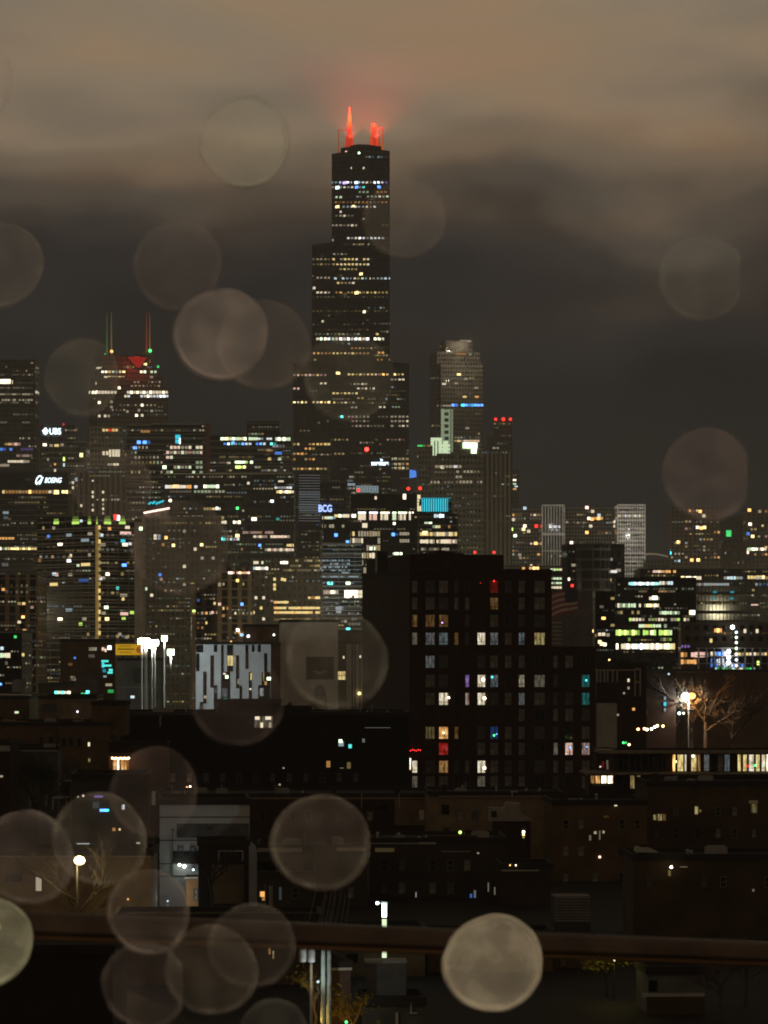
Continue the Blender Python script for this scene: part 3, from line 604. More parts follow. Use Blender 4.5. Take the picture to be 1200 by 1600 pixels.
for x, y, w, k_ in ((94, 851, 7, 'w4'), (108, 876, 6, 'n4'), (111, 868, 3, 'w3'), (122, 884, 4, 'g3'), (134, 882, 14, 'y3'), (194, 883, 7, 'b4'), (168, 897, 6, 'w4'), (157, 904, 5, 'n3'), (161, 903, 6, 'w2'), (191, 897, 4, 'y2'), (131, 907, 15, 'b2'), (84, 913, 12, 'y3'), (60.5, 913, 5, 'b4'), (62, 907, 5, 'o3'), (184, 919, 4, 't3'), (193, 930, 11, 'w2'), (192, 936, 4, 'y3'), (166, 949, 6, 'g4'), (162, 958, 6, 'w2'), (94, 967, 7, 'w4'), (167, 967, 6, 'y4'), (194, 959, 12, 'i3'), (206, 957, 6, 'l3'), (193, 966, 6, 'l3'), (126, 975, 5, 'l3'), (132, 967, 6, 'w2'), (108, 953, 10, 'c2'), (85, 897, 6, 'c3'), (89, 898, 4, 'i3'), (171, 826, 5, 'o3'), (199, 824, 7, 'w3'), (196, 833, 17, 'i3'), (108, 836, 8, 'c2'), (141, 834, 7, 'w2'), (157, 836, 8, 'c3'), (133, 844, 12, 'c2'), (160, 851, 9, 'w2'), (195, 851, 8, 'w4'), (203, 850, 5, 'n3'), (192, 845, 7, 'k3'), (138, 991, 3, 'y2'), (187, 991, 5, 'w2'), (198, 996, 5, 'w2'), (115, 1001, 5, 'n2'), (76, 838, 4, 'b3'), (62, 876, 4, 'o2'), (140, 867, 4, 'w2'), (68, 825, 3, 'y2'), (84, 825, 4, 'w2'), (110, 898, 6, 'w2')):
    b.win(x, y, w, 4.6, k_)
b.grid(64, 146, 836, 1000, 9, 11.3, .14, 'wwyc', '0112', 4, 4); b.grid(160, 208, 836, 1000, 8, 11.3, .16, 'wwyc', '0112', 4, 4); b.finish()
b = Bld('stair_tower', 'plain concrete fin with short balcony slabs beside the green-lit condominium', 'tower', 210, 210, 223, 816, 1290, 0, bsdf_mat('fin_concrete', (.42, .37, .32), nscale=.2), 14)
m = MB()
for i in range(16):
    y = 829 + i * 9.6; facebox(b, m, 223.2, 236, y, y + 1.6, -.5 + .0); 
m2 = MB()
for i in range(16):
    z = b.z(829 + i * 9.6); m2.box(b.lx + .05, b.u(236, 0), .5, 7, z - .35, z)
b.part('balconies', m2, CONC); b.win(220, 826, 5, 5, 'g4'); b.finish()
b = Bld('apartment_tower', 'dark red-brown apartment tower at the left edge below the yellow window row', 'tower', -40, -40, 60, 898, 1200, 0, BROWN_RIB)
for x, y, k_ in ((5, 921, 'o3'), (22, 892, 't2'), (37, 943, 'y3'), (36, 964, 'o4'), (30, 972, 'w3'), (38, 985, 'o3'), (30, 943, 'y2'), (10, 924, 'i1'), (50, 949, 'i2'), (24, 996, 'G3'), (2, 1014, 'c3')): b.win(x, y, 5, 4, k_)
b.grid(2, 56, 905, 1060, 8, 10, .12, 'oyw', '011', 3, 4); b.finish()
b = Bld('apartment_tower', 'brown ribbed apartment tower left of its taller orange-topped twin', 'tower', 298, 300, 345, 912, 1250, 6, BROWN_RIB)
b.grid(303, 343, 920, 1005, 6.5, 7.6, .12, 'oyw', '0123', 3.4, 4)
for x, y, k_ in ((303, 955, 'l4'), (310, 938, 'b2'), (332, 957, 'i3')): b.win(x, y, 4, 4, k_)
b.finish()
b = Bld('apartment_tower', 'tall brown ribbed apartment tower with a line of orange lights on its top', 'tower', 337, 340, 396, 892, 1230, 6, BROWN_RIB)
b.row(895, 358, 393, 3.4, 1, 'oyio', '3344', 3.6, 3.4, 1); b.vol(352, 390, 886, 900, 2)
for x, y, k_ in ((371, 907, 'o4'), (343, 914, 'y2'), (397, 912, 'y2'), (378, 944, 'b4'), (372, 985, 'w4'), (377, 992, 'c3'), (343, 944, 'i3'), (349, 962, 'o2'), (371, 984, 'i4')): b.win(x, y, 4.4, 4.4, k_)
b.grid(343, 394, 905, 1005, 6.2, 7.6, .16, 'oyw', '0123', 3.2, 4.2); b.finish()
b = Bld('office_block', 'pale plaster office block with several rows of yellow windows', 'office block', 394, 396, 506, 872, 1420, 4, HAZY)
b.row(879, 386, 412, 4, .95, 'wg', '33', 3.4, 5); b.row(888, 397, 422, 4, .85, 'wcw', '34', 3.4, 4.4); b.win(442, 872, 5, 4, 'w4'); b.row(879, 440, 450, 4, 1, 'nw', '34', 4, 4); b.row(876, 455, 504, 4.4, .8, 'yw', '122', 4.4, 3.4); b.row(884, 455, 504, 4.4, .6, 'yw', '112', 4.4, 3.4); b.row(891, 440, 504, 4.4, .5, 'yw', '112', 4.4, 3)
for y, pr, lv in ((934, .85, '223'), (941, .97, '333'), (950, .97, '333'), (957, .95, '333'), (968, .9, '112')): b.row(y, 430, 503, 3.8, pr, 'yyo', lv, 4, 3.8, .95)
for x, y in ((429, 905), (445, 906), (429, 914), (429, 920), (412, 934), (408, 950), (400, 934), (397, 957), (441, 905), (412, 967)): b.win(x, y, 4, 4.6, R.choice('wy') + '3')
b.grid(400, 500, 900, 990, 7, 8, .08, 'wy', '01', 3, 3); b.finish()

# ================================================================== centre
b = Bld('office_tower', 'tower of fine white horizontal lines bearing the blue BCG sign', 'tower', 462, 466, 500, 738, 1900, 8, GL_GREY)
b.vol(500, 541, 752, 830, .6)
slabs(b, 467, 500, 742, 815, 4.2, .9, glow('n1')); slabs(b, 467, 500, 769, 800, 3.6, 1.1, glow('c1'), .7, 'lit_floor_line')
b.sign('BCG', 507.5, 794.5, 21, 11.5, 'b4', proud=2.0, bold=.03); b.sign('BCG', 507.5, 794.5, 20.4, 11, 'n3', name='sign_face', proud=2.4)
b.row(741, 497, 506, 4, 1, 'b', '33', 4, 3); b.row(741, 500, 530, 4.4, .5, 'w', '1', 4, 2); b.row(749, 505, 540, 4.4, .7, 'yw', '11', 4, 2); b.row(785, 488, 505, 4, .6, 'y', '12', 4, 3)
for y in (805, 812, 820, 828): b.row(y, 466, 540, 5, .4, 'bcn', '011', 4, 2.6)
b.grid(466, 536, 835, 900, 6, 6, .2, 'yw', '011', 4, 2.5); b.finish()
b = Bld('office_tower', 'dark glass tower with the glowing white company sign and a red beacon on top', 'tower', 512, 516, 612, 712, 2300, 6, GL_DARK)
b.vol(545, 604, 703, 716, 8); b.bulb(573, 702, 3.2, 'r5', dy=6)
b.sign('accenture', 593.5, 724, 27, 6.5, 'c4', proud=1.6, bold=.04)
m = MB(); q = b.loc(at(596.5, 718.5, b.Y)); k = b.Y / F
m.prism([(q.x - 1, q.z - 1.1), (q.x + 1.2, q.z), (q.x - 1, q.z + 1.1), (q.x - .3, q.z)], -1.8, -1.4); b.part('sign_accent', m, glow('c4'))
m = MB()
for i in range(4): facebox(b, m, 556 + i * .3, 591, 759 + i * 2.9, 760.3 + i * 2.9, 1.2)
for i in range(9): facebox(b, m, 557 + i * 4, 558.6 + i * 4, 759, 769, 1.3)
b.part('lit_louvre', m, glow('c2')); b.row(757, 545, 556, 4, .8, 'c', '12', 4, 4); b.row(738, 556, 600, 5, .5, 'wy', '112', 4, 3); b.row(728, 545, 580, 5, .25, 'w', '01', 4, 2)
for y in (745, 751, 763, 770, 778): b.row(y, 544, 556, 3, .7, 'cw', '12', 3, 3)
b.grid(516, 600, 720, 800, 6, 6.5, .12, 'wc', '001', 4, 2.4); b.finish()
b = Bld('office_block', 'black-topped office with a bright band of tall windows under its roof', 'office block', 546, 548, 652, 772, 1500, 3, GL_DARK)
b.vol(505, 548, 800, 900, .7); b.bulb(560, 766, 2.6, 'r4', dy=4); b.bulb(638, 763.5, 2.7, 'r4', dy=4)
for x, w, k_ in ((565.5, 12, 'w3'), (583.5, 13, 'i3'), (601.5, 14, 'w3'), (616, 6, 'g3'), (629, 14, 'w3'), (640.5, 3, 'w2'), (645, 2.4, 'w2')):
    for j in range(int(w // 3)): b.win(x - w / 2 + 1.5 + 3 * j, 807.5, 2.7, 10, k_[0] + R.choice('233'))
    b.win(x, 801, w, 2.4, R.choice('ggwn') + '4')
b.row(806, 524, 556, 3.4, .95, 'wgy', '334', 3.4, 5, .95); b.row(809, 500, 522, 4.4, .9, 'gwc', '233', 4, 4.4)
b.win(632, 776, 4.6, 8, 'w4'); b.win(587, 778, 3.4, 5, 'w3'); b.row(779, 577, 600, 5, .5, 'w', '12', 3, 2); b.win(570, 821, 8, 7, 'w3'); b.win(616, 818, 4, 4, 'w4'); b.row(822, 504, 538, 4, .9, 'w', '122', 3.6, 5)
b.win(637, 760, 3, 5, 'w3'); b.row(758, 627, 645, 4, 1, 'g', '22', 4, 3)
for y, pr, lv in ((834, .9, '223'), (845, .9, '223'), (856, .35, '12'), (868, .8, '233'), (879, .75, '223'), (891, .8, '222')):
    b.row(y, 548, 592, 4.4, pr, 'wwy', lv, 3.8, 8, .85)
b.row(834, 626, 640, 4, .9, 'w', '22', 3.6, 5); b.row(845, 626, 640, 4, .8, 'w', '22', 3.6, 5); b.win(614.5, 835, 5, 5, 'b4'); b.win(620, 835, 4, 3, 'b2'); b.win(525, 836, 5, 5, 'b4'); b.win(543, 847, 5, 5, 'b4'); b.win(582, 857, 9, 5, 'g4'); b.row(865, 615, 627, 3, 1, 'g', '34', 3, 4, 1)
b.finish()
b = Bld('glass_office', 'glass office with pale blue lattice floors left of the black apartment block', 'office block', 500, 503, 566, 848, 1250, 6, GL_BANDS)
slabs(b, 504, 565, 851, 960, 6.4, .9, glow('c1'), .4)
for y in (876, 881, 886, 891, 895): b.row(y, 504, 548, 2.6, .75, 'cnc', '0122', 2.2, 3, .8)
b.row(901, 502, 560, 4, .95, 'c', '122', 4, 2); b.win(516, 911, 8, 5, 't4'); b.win(544, 911, 7, 5, 'g4'); b.row(911, 506, 560, 5, .6, 'c', '11', 4, 3)
b.row(925, 507, 527, 4, .95, 'wi', '234', 4, 6, .95); b.win(518, 925, 9, 5, 'w4'); b.row(928, 540, 565, 4, 1, 'wwi', '334', 4, 12, 1); b.win(551, 926, 8, 8, 'w4')
for y, x0, x1 in ((950, 526, 536), (955, 527, 534), (988, 548, 564), (997, 546, 566)): b.row(y, x0, x1, 4, .9, 'cn', '22', 4, 6)
b.win(544, 983, 6, 4, 't4'); b.row(971, 530, 562, 5, .6, 'wc', '12', 4, 4); b.grid(506, 562, 935, 1010, 5, 8, .2, 'wc', '011', 4, 4); b.finish()
b = Bld('office_block', 'low office with two white window bands and a glowing cyan lantern roof', 'office block', 652, 654, 716, 802, 1600, 3, GL_BANDS)
b.vol(655, 706, 779, 803, 2, 20)
m = MB(); m2 = MB(); k = b.Y / F
xL, xR = b.u(659.5, 0), b.u(700, 0); m.box(xL, xR, 1.0, 1.6, b.z(799), b.z(779))
b.part('cyan_lantern', m, glow('k3'))
for i in range(11): x = xL + (xR - xL) * (i + .5) / 11; m2.box(x - .22, x + .22, .6, .95, b.z(799), b.z(779))
b.part('lantern_mullion', m2, DARKMETAL); m = MB(); m.box(xL - .5, b.u(704, 0), .2, 8, b.z(779), b.z(777.6)); b.part('lantern_roof', m, glow('k2'))
for x0, y0, y1, w in ((650, 773, 780, 12), (651.5, 781, 785, 8), (651.5, 785, 790, 7), (652, 790, 799, 9)): b.win(x0 + 4, .5 * (y0 + y1), w, y1 - y0, 'w4' if w > 8 else 'y3')
m = MB(); m.box(b.u(646, 0), b.u(657, 0), 1, 12, b.z(830), b.z(770)); b.part('lift_shaft', m, GL_DARK); m = MB()
for yt, yb, w in ((773, 779.5, 5.5), (780.5, 784, 3.5), (785, 790, 3), (790.5, 798.5, 4.5)): m.box(b.u(651.5 - w, 0), b.u(651.5 + w, 0), .4, .9, b.z(yb), b.z(yt))
b.part('shaft_lights', m, emis('shaft_gold', (1, .86, .5), 1.1))
b.bulb(656.5, 763, 2.8, 'r4', dy=4); b.row(806, 680, 694, 4, .95, 'nwc', '34', 4, 5)
b.row(817, 665, 676, 4, 1, 'gw', '34', 4, 3, 1); b.row(823, 678, 702, 4, .9, 'gyoG', '234', 4, 4.4); b.row(834.5, 658, 713, 3.2, .98, 'wwy', '233', 3.4, 6, .98); b.row(846, 658, 713, 3.2, .98, 'wwwi', '233', 3.4, 6, .98); b.win(664, 833, 8, 6, 'y4'); b.row(858, 660, 700, 4, .6, 'w', '12', 4, 4)
b.finish()
b = Bld('office_tower', 'plain brown tower just right of the tallest tower with a blue square sign', 'tower', 648, 652, 676, 696, 2600, 10, STONE)
m = MB(); q = b.loc(at(645, 741, 2598)); k = 2600 / F; w = 5.2 * k
m.prism([(q.x - w, q.z - 3.0 ), (q.x + w, q.z - 2.2), (q.x + w, q.z + 2.2), (q.x + w * .4, q.z + 3), (q.x - w, q.z + 3.4)], -2.2, -1.6)
m.box(q.x + w * .2, q.x + w, -1.6, 2, q.z - 1, q.z + 1); b.part('blue_sign', m, glow('b3')); b.row(696.5, 654, 674, 4, .7, 'oyG', '123', 4, 2.6); b.grid(652, 674, 705, 760, 6, 8, .06, 'wo', '0', 3, 3); b.finish()
b = Bld('office_tower', 'grey tower with a rounded top and three rows of white windows', 'tower', 673, 678, 756, 714, 2250, 8, STONE)
b.vol(686, 748, 708, 740, 2)
for y, x0, x1, pr in ((729, 682, 706, .7), (729, 708, 722, .8), (737, 715, 752, .9), (745, 682, 712, .7), (745, 714, 752, .8), (753.5, 674, 708, .85), (753, 714, 752, .9)): b.row(y, x0, x1, 5.4, pr, 'w', '122', 4, 4, .9)
b.win(691, 730, 5, 5, 'w3'); b.win(712, 729, 5, 4, 'n3'); b.grid(700, 752, 760, 860, 6, 6, .3, 'wcw', '0011', 3, 2.4); b.grid(680, 752, 718, 725, 6, 6, .25, 'w', '01', 3, 2.4); b.finish()
b = Bld('office_tower', 'dim ribbed tower standing below the three red beacons', 'tower', 750, 753, 800, 706, 2450, 8, STONE_RIB)
b.vol(765, 795, 702, 730, 2); b.grid(754, 796, 715, 860, 7, 8, .06, 'wo', '01', 3, 3); b.finish()

# ================================================================== right-hand skyline
def resi(label, xl, xc, xr, yt, Y, a, wall, n, y1, pal='woyiwcg', seeds=(), pr=.13, px=5.6, py=5.6, lv='1223', w=3.6, h=3.4):
    b = Bld('apartment_tower', label, 'tower', xl, xc, xr, yt, Y, a, wall)
    b.grid(xc + 3, xr - 3, yt + 6, y1, px, py, pr, pal, lv, w, h, .45)
    for x, y, k_ in seeds: b.win(x, y, 5, 4.6, k_)
    return b
b = resi('residential tower of pale concrete grid with scattered coloured windows beside the ribbed tower', 757, 760, 846, 793, 2800, 4, GRID_PALE, 40, 890, seeds=((776, 800, 'o4'), (806, 793, 'o4'), (789, 794, 'y3'), (820, 794, 'c3'), (792, 811, 'y4'), (799, 827, 'l4'), (805, 837, 'g4'), (788, 839, 'b4'), (838, 822, 'r4'), (762, 817, 'k4'), (837, 849, 'o4'), (748, 829, 'G3'), (820, 822, 'w4'), (818, 827, 'y4'), (802, 812, 'w3'), (812, 867, 'w2'), (826, 830, 'w3')))
b.finish()
b = resi('narrow white-finned block between two window-dotted towers', 847, 847, 882, 789.5, 2750, 0, GRID_VERT, 10, 858, pr=.03); b.row(823, 861, 876, 2.6, .95, 'n', '233', 2.4, 3.6); b.row(828, 861, 872, 2.6, .8, 'n', '12', 2.4, 3)
b.wash(864, 820, 9000)
m = MB(); facebox(b, m, 846.5, 882.5, 788.5, 790.5, .6); facebox(b, m, 846.5, 882.5, 860, 862, .6); facebox(b, m, 846.5, 848, 790.5, 860, .6); facebox(b, m, 881, 882.5, 790.5, 860, .6); b.part('white_frame', m, bsdf_mat('white_concrete', (.72, .70, .66), nscale=.3)); b.finish()
b = resi('wide beige gridded tower between the two white-framed blocks', 883, 883, 964, 793, 2850, 0, GRID_PALE, 40, 845, 'woyiw', ((917, 793, 'i4'), (926, 799, 'w3'), (936, 805, 'c3'), (962, 815, 'c4'), (917, 832, 'o4'), (925, 811, 'o4'), (935, 810, 'o4'), (893, 848, 'i4'), (961, 822, 'w3'), (923, 822, 'w3')), .12)
b.row(810, 920, 940, 4, .95, 'oow', '344', 4, 4); b.finish()
b = Bld('apartment_tower', 'bright white gridded slab standing tallest on the right skyline', 'tower', 965, 965, 1008, 789, 2650, 0, GRID_WHITE)
b.row(806, 967, 1006, 2.7, .95, 'nwn', '2233', 2.2, 4, .95); b.row(827, 969, 1006, 2.7, .85, 'nwi', '1223', 2.2, 3.6)
for y in (797, 817, 836, 846, 857, 868, 880, 890): b.row(y, 967, 1006, 2.7, .5, 'n', '0001', 2, 3.4)
b.wash(986, 835, 24000)
m = MB(); facebox(b, m, 964.6, 1008.4, 788, 790, .5); facebox(b, m, 964.6, 966.2, 790, 905, .5); facebox(b, m, 1006.8, 1008.4, 790, 905, .5); b.part('white_frame', m, bsdf_mat('white_concrete', (.72, .70, .66), nscale=.3)); b.finish()
b = resi('brown residential tower with scattered warm windows left of the small green sign', 1044, 1047, 1126, 792, 2800, 4, facade('brown_grid', (.24, .17, .12), (.012, .010, .010), 3.3, 3.6, .4, .4), 40, 880, 'owyiwc', ((1082, 791, 'w4'), (1107, 791, 'o4'), (1094, 799, 'o4'), (1090, 824, 'i4'), (1096, 825, 'o4'), (1101, 824, 'y4'), (1060, 847, 'y4'), (1048, 864, 'k4'), (1081, 875, 'o4'), (1091, 875, 'y4'), (1100, 806, 'w3')), .16)
b.row(858, 1074, 1124, 4.6, .9, 'gwckw', '3344', 4.4, 4.4, .9); b.row(847, 1076, 1118, 4.6, .5, 'ro', '12', 4, 4); b.finish()
b = Bld('office_block', 'dim block with a small green lit sign between two window-dotted towers', 'office block', 1126, 1126, 1166, 806, 2900, 0, DULL)
b.win(1138.5, 833.5, 8, 10, 'G3'); b.win(1138, 836, 4, 5, 'G4'); b.grid(1128, 1164, 840, 880, 6, 6, .25, 'wgc', '012', 4, 3); b.finish()
b = resi('brown residential tower cut by the right edge of the view', 1166, 1166, 1230, 793, 2850, 0, facade('brown_grid', (.24, .17, .12)), 30, 870, 'owyi', ((1171, 797, 'o4'), (1172, 819, 'w4'), (1169, 834, 'b3'), (1176, 838, 'y4'), (1168, 863, 'i4'), (1187, 799, 'w2')), .16)
b.row(858, 1168, 1200, 4.6, .9, 'wgw', '234', 4.4, 4.4); b.finish()
b = Bld('arena_hall', 'low hall with a thin curved roof line right of the white gridded slab', 'hall', 1009, 1009, 1046, 874, 2500, 0, STONE)
m = MB(); pts = []
for i in range(11): t = i / 10; q = b.loc(at(1008 + 36 * t, 872 - 6.5 * math.sin(math.pi * (.35 + .55 * t)), 2499)); pts.append(tuple(q))
m.tube(pts, .8, .6, 6); b.part('arched_roof', m, emis('roof_edge_glow', (.5, .42, .3), .22)); b.finish()  # bright roof edge put in as a faint glow of its own
b = Bld('pavilion', 'small columned roof pavilion in front of the brown residential tower', 'pavilion', 1127, 1127, 1168, 866, 1600, 0, CONC, 10)
b.boxes = [(0, b.lx, 0, 10, b.z(857), b.z(848))]; m = MB()
for i in range(6): x = b.lx * (.06 + .88 * i / 5); m.box(x - .5, x + .5, .5, 1.5, b.z(900), b.z(857) - .02)
b.part('column', m, CONC); b.finish()
b = Bld('office_block', 'dark rounded glass office in front of the beige gridded tower', 'office block', 878, 886, 976, 850, 1320, 8, GL_DARK)
m = MB(); cx, r_ = b.u(927, 0), 7; m.lathe([(r_, 0), (r_, b.z(852))], 18, (cx, 1.0)); b.part('glass_bay', m, GL_GREY)
for x, y, w, k_ in ((946, 866, 10, 'g4'), (936, 873, 12, 'c3'), (952, 874, 10, 'c2'), (905, 883, 4, 'w3'), (914, 883, 5, 'o3'), (896, 883, 6, 'w2'), (942, 897, 7, 'y4'), (952, 893, 14, 'w3'), (960, 893, 8, 'n3'), (944, 903, 13, 'w4'), (948, 906, 14, 'y3'), (966, 891, 8, 'w2'), (903, 902, 4, 'k4'), (908, 906, 4, 'l4'), (894, 915, 4, 'r4'), (889, 905, 3, 'w4'), (908, 911, 4, 'i3'), (930, 858, 5, 'w2')): b.win(x, y, w, 4.2, k_)
b.grid(890, 972, 856, 960, 6, 6, .15, 'wcw', '0011', 3, 3); b.finish()
b = Bld('parking_garage', 'pale low block with yellow-green rows right of the black apartment block', 'garage', 790, 790, 880, 884, 1450, 0, GL_BANDS)
b.row(882, 816, 880, 4.4, .85, 'ygw', '233', 4, 3.4); b.row(888, 818, 842, 5.5, 1, 'yo', '344', 4.4, 4.4, 1)
for y in (890, 896, 904, 911, 918): b.row(y, 862, 878, 4.6, .9, 'gwlg', '233', 4, 3.4)
b.finish()
b = Bld('office_block', 'long flat-roofed office with thin rows of white lights along the right skyline', 'office block', 1000, 1000, 1240, 888, 1420, 0, GL_DARK)
m = MB(); facebox(b, m, 1000, 1240, 886.5, 889, 1); b.part('roof_edge', m, bsdf_mat('edge_metal', (.16, .15, .14))); b.vol(1015, 1056, 889, 895, -2, 10)
b.row(893, 1022, 1056, 4, .95, 'wio', '233', 4, 4, .95); b.row(903, 1066, 1095, 4, .85, 'wy', '334', 4, 5); b.row(903, 1098, 1200, 5, .6, 'wcy', '223', 4.4, 4.4); b.row(913, 1080, 1140, 4.4, .75, 'wcn', '122', 4.4, 4); b.row(913, 1140, 1200, 6, .35, 'wcb', '12', 4, 4); b.row(902, 1170, 1196, 4.6, .9, 'wy', '334', 4.4, 5)
for x, y in ((1117, 925), (1115, 935), (1144, 925), (1143, 935)): b.win(x, y, 6, 3, 'k2')
b.win(1179, 945, 11, 2, 'i3'); b.win(1177, 922, 4, 3, 'y2'); b.finish()
b = Bld('office_block', 'broad dark glass office with many uneven rows of greenish windows', 'office block', 958, 962, 1088, 902, 1200, 3, GL_DARK)
b.row(912, 984, 1030, 4, .95, 'ctcg', '3344', 4.2, 4.4, .95); b.row(911, 1032, 1052, 4.4, .8, 'wc', '233', 4, 5); b.row(924, 1000, 1060, 4.4, .25, 'ow', '12', 4, 3)
b.row(935, 996, 1030, 4, .7, 'gw', '233', 4, 5); b.win(1023, 934, 8, 6, 'g4'); b.row(946, 962, 1012, 4.2, .7, 'wg', '223', 3.6, 6); b.row(946, 1012, 1032, 4, .95, 'yw', '334', 4, 5.4); b.row(957, 962, 1000, 4.4, .7, 'yg', '122', 4, 5); b.row(957.5, 1032, 1062, 4, .85, 'wgn', '233', 4, 5); b.win(1082, 957, 8, 7, 'w4'); b.win(1079, 957, 5, 7, 'y3')
b.row(968, 985, 1084, 5, .5, 'wlw', '233', 4, 4.4); b.row(978, 1000, 1044, 4.4, .6, 'lgy', '233', 4.4, 5); b.row(988.5, 960, 1050, 4.2, .95, 'gwlw', '2334', 4, 8, .95); b.row(999, 960, 1050, 4.6, .45, 'gwl', '123', 4, 5); b.row(1010, 960, 1058, 4.2, .95, 'wygnw', '3344', 4, 8.5, .96)
for y in (920, 930, 941, 952, 963, 973): b.row(y, 962, 1084, 5, .12, 'wg', '01', 3.4, 3.4)
b.finish()
b = Bld('office_block', 'dark office end with two yellow lamps beside the broad greenish office', 'office block', 925, 930, 962, 924, 1060, 8, GL_DARK)
for x, y, k_ in ((957, 935, 'y2'), (943, 966, 'o4'), (940, 948, 'w1'), (924, 965, 'b4'), (957, 977, 'y2')): b.win(x, y, 6, 4, k_)
for x, y, k_ in ((926, 986, 'y4'), (931, 993, 'o2'), (937, 1003, 'y4'), (937, 991, 'w3'), (943, 991, 'w3'), (950, 992, 'w2'), (945, 1007, 'w4'), (940, 1006, 'y4')): b.win(x, y, 5, 5, k_)
b.finish()
# construction frame with stacked work lights
b = Bld('construction_site', 'half-built frame with two glaring columns of white work lights', 'building site', 1060, 1064, 1230, 972, 1120, 3, DULL)
m = MB()
for x in range(1090, 1201, 12): facebox(b, m, x, x + 1.2, 1012, 1048, 3)
for y in (1012, 1024, 1036, 1047): facebox(b, m, 1088, 1202, y, y + 1.4, 3.2)
b.part('scaffold', m, bsdf_mat('scaffold_steel', (.35, .36, .38)))
b.bulb(1144.5, 980, 3.2, 'n5', 'work_light', -4)
for y in (1018, 1027, 1035.5): b.bulb(1138.5, y, 3.2, 'n5', 'work_light', -4)
for y in (988, 996, 1004, 1013, 1022, 1031, 1040): b.bulb(1150.5, y, 2.2, R.choice('wgnic') + '4', 'work_light', -4)
b.row(1022, 1112, 1136, 4.4, .9, 'wcb', '334', 4, 7); b.row(1034, 1112, 1136, 3, .8, 'cbn', '233', 2, 10); b.row(1022, 1155, 1198, 6, .8, 'ywc', '233', 4.6, 5); b.row(1045, 1118, 1180, 4, .8, 'tcwG', '223', 4, 4); b.row(1040, 1112, 1160, 4, .6, 'cb', '123', 3, 5)
for x, y, k_ in ((1122, 985, 'o4'), (1126, 985, 'o3'), (1118, 985, 'o3'), (1164, 986, 'w3'), (1183, 986, 'w3'), (1111, 1001, 'y3'), (1185, 1036, 'l4')): b.win(x, y, 4, 6, k_)
b.row(1023, 1066, 1106, 5.4, .8, 'owi', '233', 5, 8); b.row(1034, 1066, 1086, 5, .95, 'o', '233', 5, 7); b.row(1010, 1066, 1080, 5, .7, 'p', '2', 4, 4); b.finish()
# the flag painted on a side wall
b = Bld('mural_wall', 'grey side wall painted with a huge rippling striped flag', 'mural wall', 858, 862, 926, 924, 900, 4, bsdf_mat('mural_plaster', (.16, .13, .115), nscale=.3))
m = MB(); fx = [862.5 + i * 5 for i in range(9)]
def fy(i, j): return 968 - j * 4.6 - i * 2.0 - 2.2 * math.sin(i * .55 + .3) + j * i * .12
for j in range(9):
    for i in range(8):
        if j > 3 and i >= 4: continue
        P_ = [(b.u(fx[i], 0), b.z(fy(i, j))), (b.u(fx[i + 1], 0), b.z(fy(i + 1, j))), (b.u(fx[i + 1], 0), b.z(fy(i + 1, j + 1))), (b.u(fx[i], 0), b.z(fy(i, j + 1)))]
        m.prism(P_, -.12, -.02, j % 2)
for i in range(4, 8): 
    P_ = [(b.u(fx[i], 0), b.z(fy(i, 4))), (b.u(fx[i + 1], 0), b.z(fy(i + 1, 4))), (b.u(fx[i + 1], 0), b.z(fy(i + 1, 9))), (b.u(fx[i], 0), b.z(fy(i, 9)))]; m.prism(P_, -.12, -.02, 2)
b.part('flag_mural', m, [bsdf_mat('flag_red', (.30, .09, .07), noise=.1), bsdf_mat('flag_white', (.62, .45, .38), noise=.1), bsdf_mat('flag_blue', (.07, .06, .08), noise=.1)])
slabs(b, 862.5, 878, 972, 1004, 6.4, 2.2, bsdf_mat('pale_stripe', (.40, .37, .30)), .3, 'wall_stripes'); b.finish()

# ================================================================== middle ground
def brick(name, col, n=.3, sc=.5): return bsdf_mat(name, col, .88, .25, noise=n, nscale=sc, bump=.2)
BR_DARK = brick('brick_dark', (.052, .027, .017)); BR_BROWN = brick('brick_brown', (.13, .085, .045)); BR_TAN = brick('brick_tan', (.22, .16, .09))
BLACKWALL = brick('tarred_wall', (.010, .009, .008)); PALE = brick('render_pale', (.42, .40, .34), .15); GREYP = brick('panel_grey', (.40, .41, .41), .15, .25)
WHITEP = brick('panel_white', (.56, .62, .74), .08, .3); FRM = bsdf_mat('window_frame', (.075, .07, .062), .5)
WOODM = bsdf_mat('weathered_wood', (.16, .12, .08), .8, nscale=3); POLEM = bsdf_mat('galvanised_steel', (.38, .38, .37), .5, .5, noise=.1)
def pane_mat(name, col, rough=.35):
    m = bsdf_mat(name, col, rough, .5, noise=.6, nscale=.8); return m
CURT = pane_mat('curtained_pane', (.24, .225, .18)); CURT2 = pane_mat('shaded_pane', (.075, .07, .058)); PALE_FRAME = bsdf_mat('window_trim', (.20, .17, .13), .7); NIGHT = pane_mat('night_pane', (.014, .014, .015), .08)

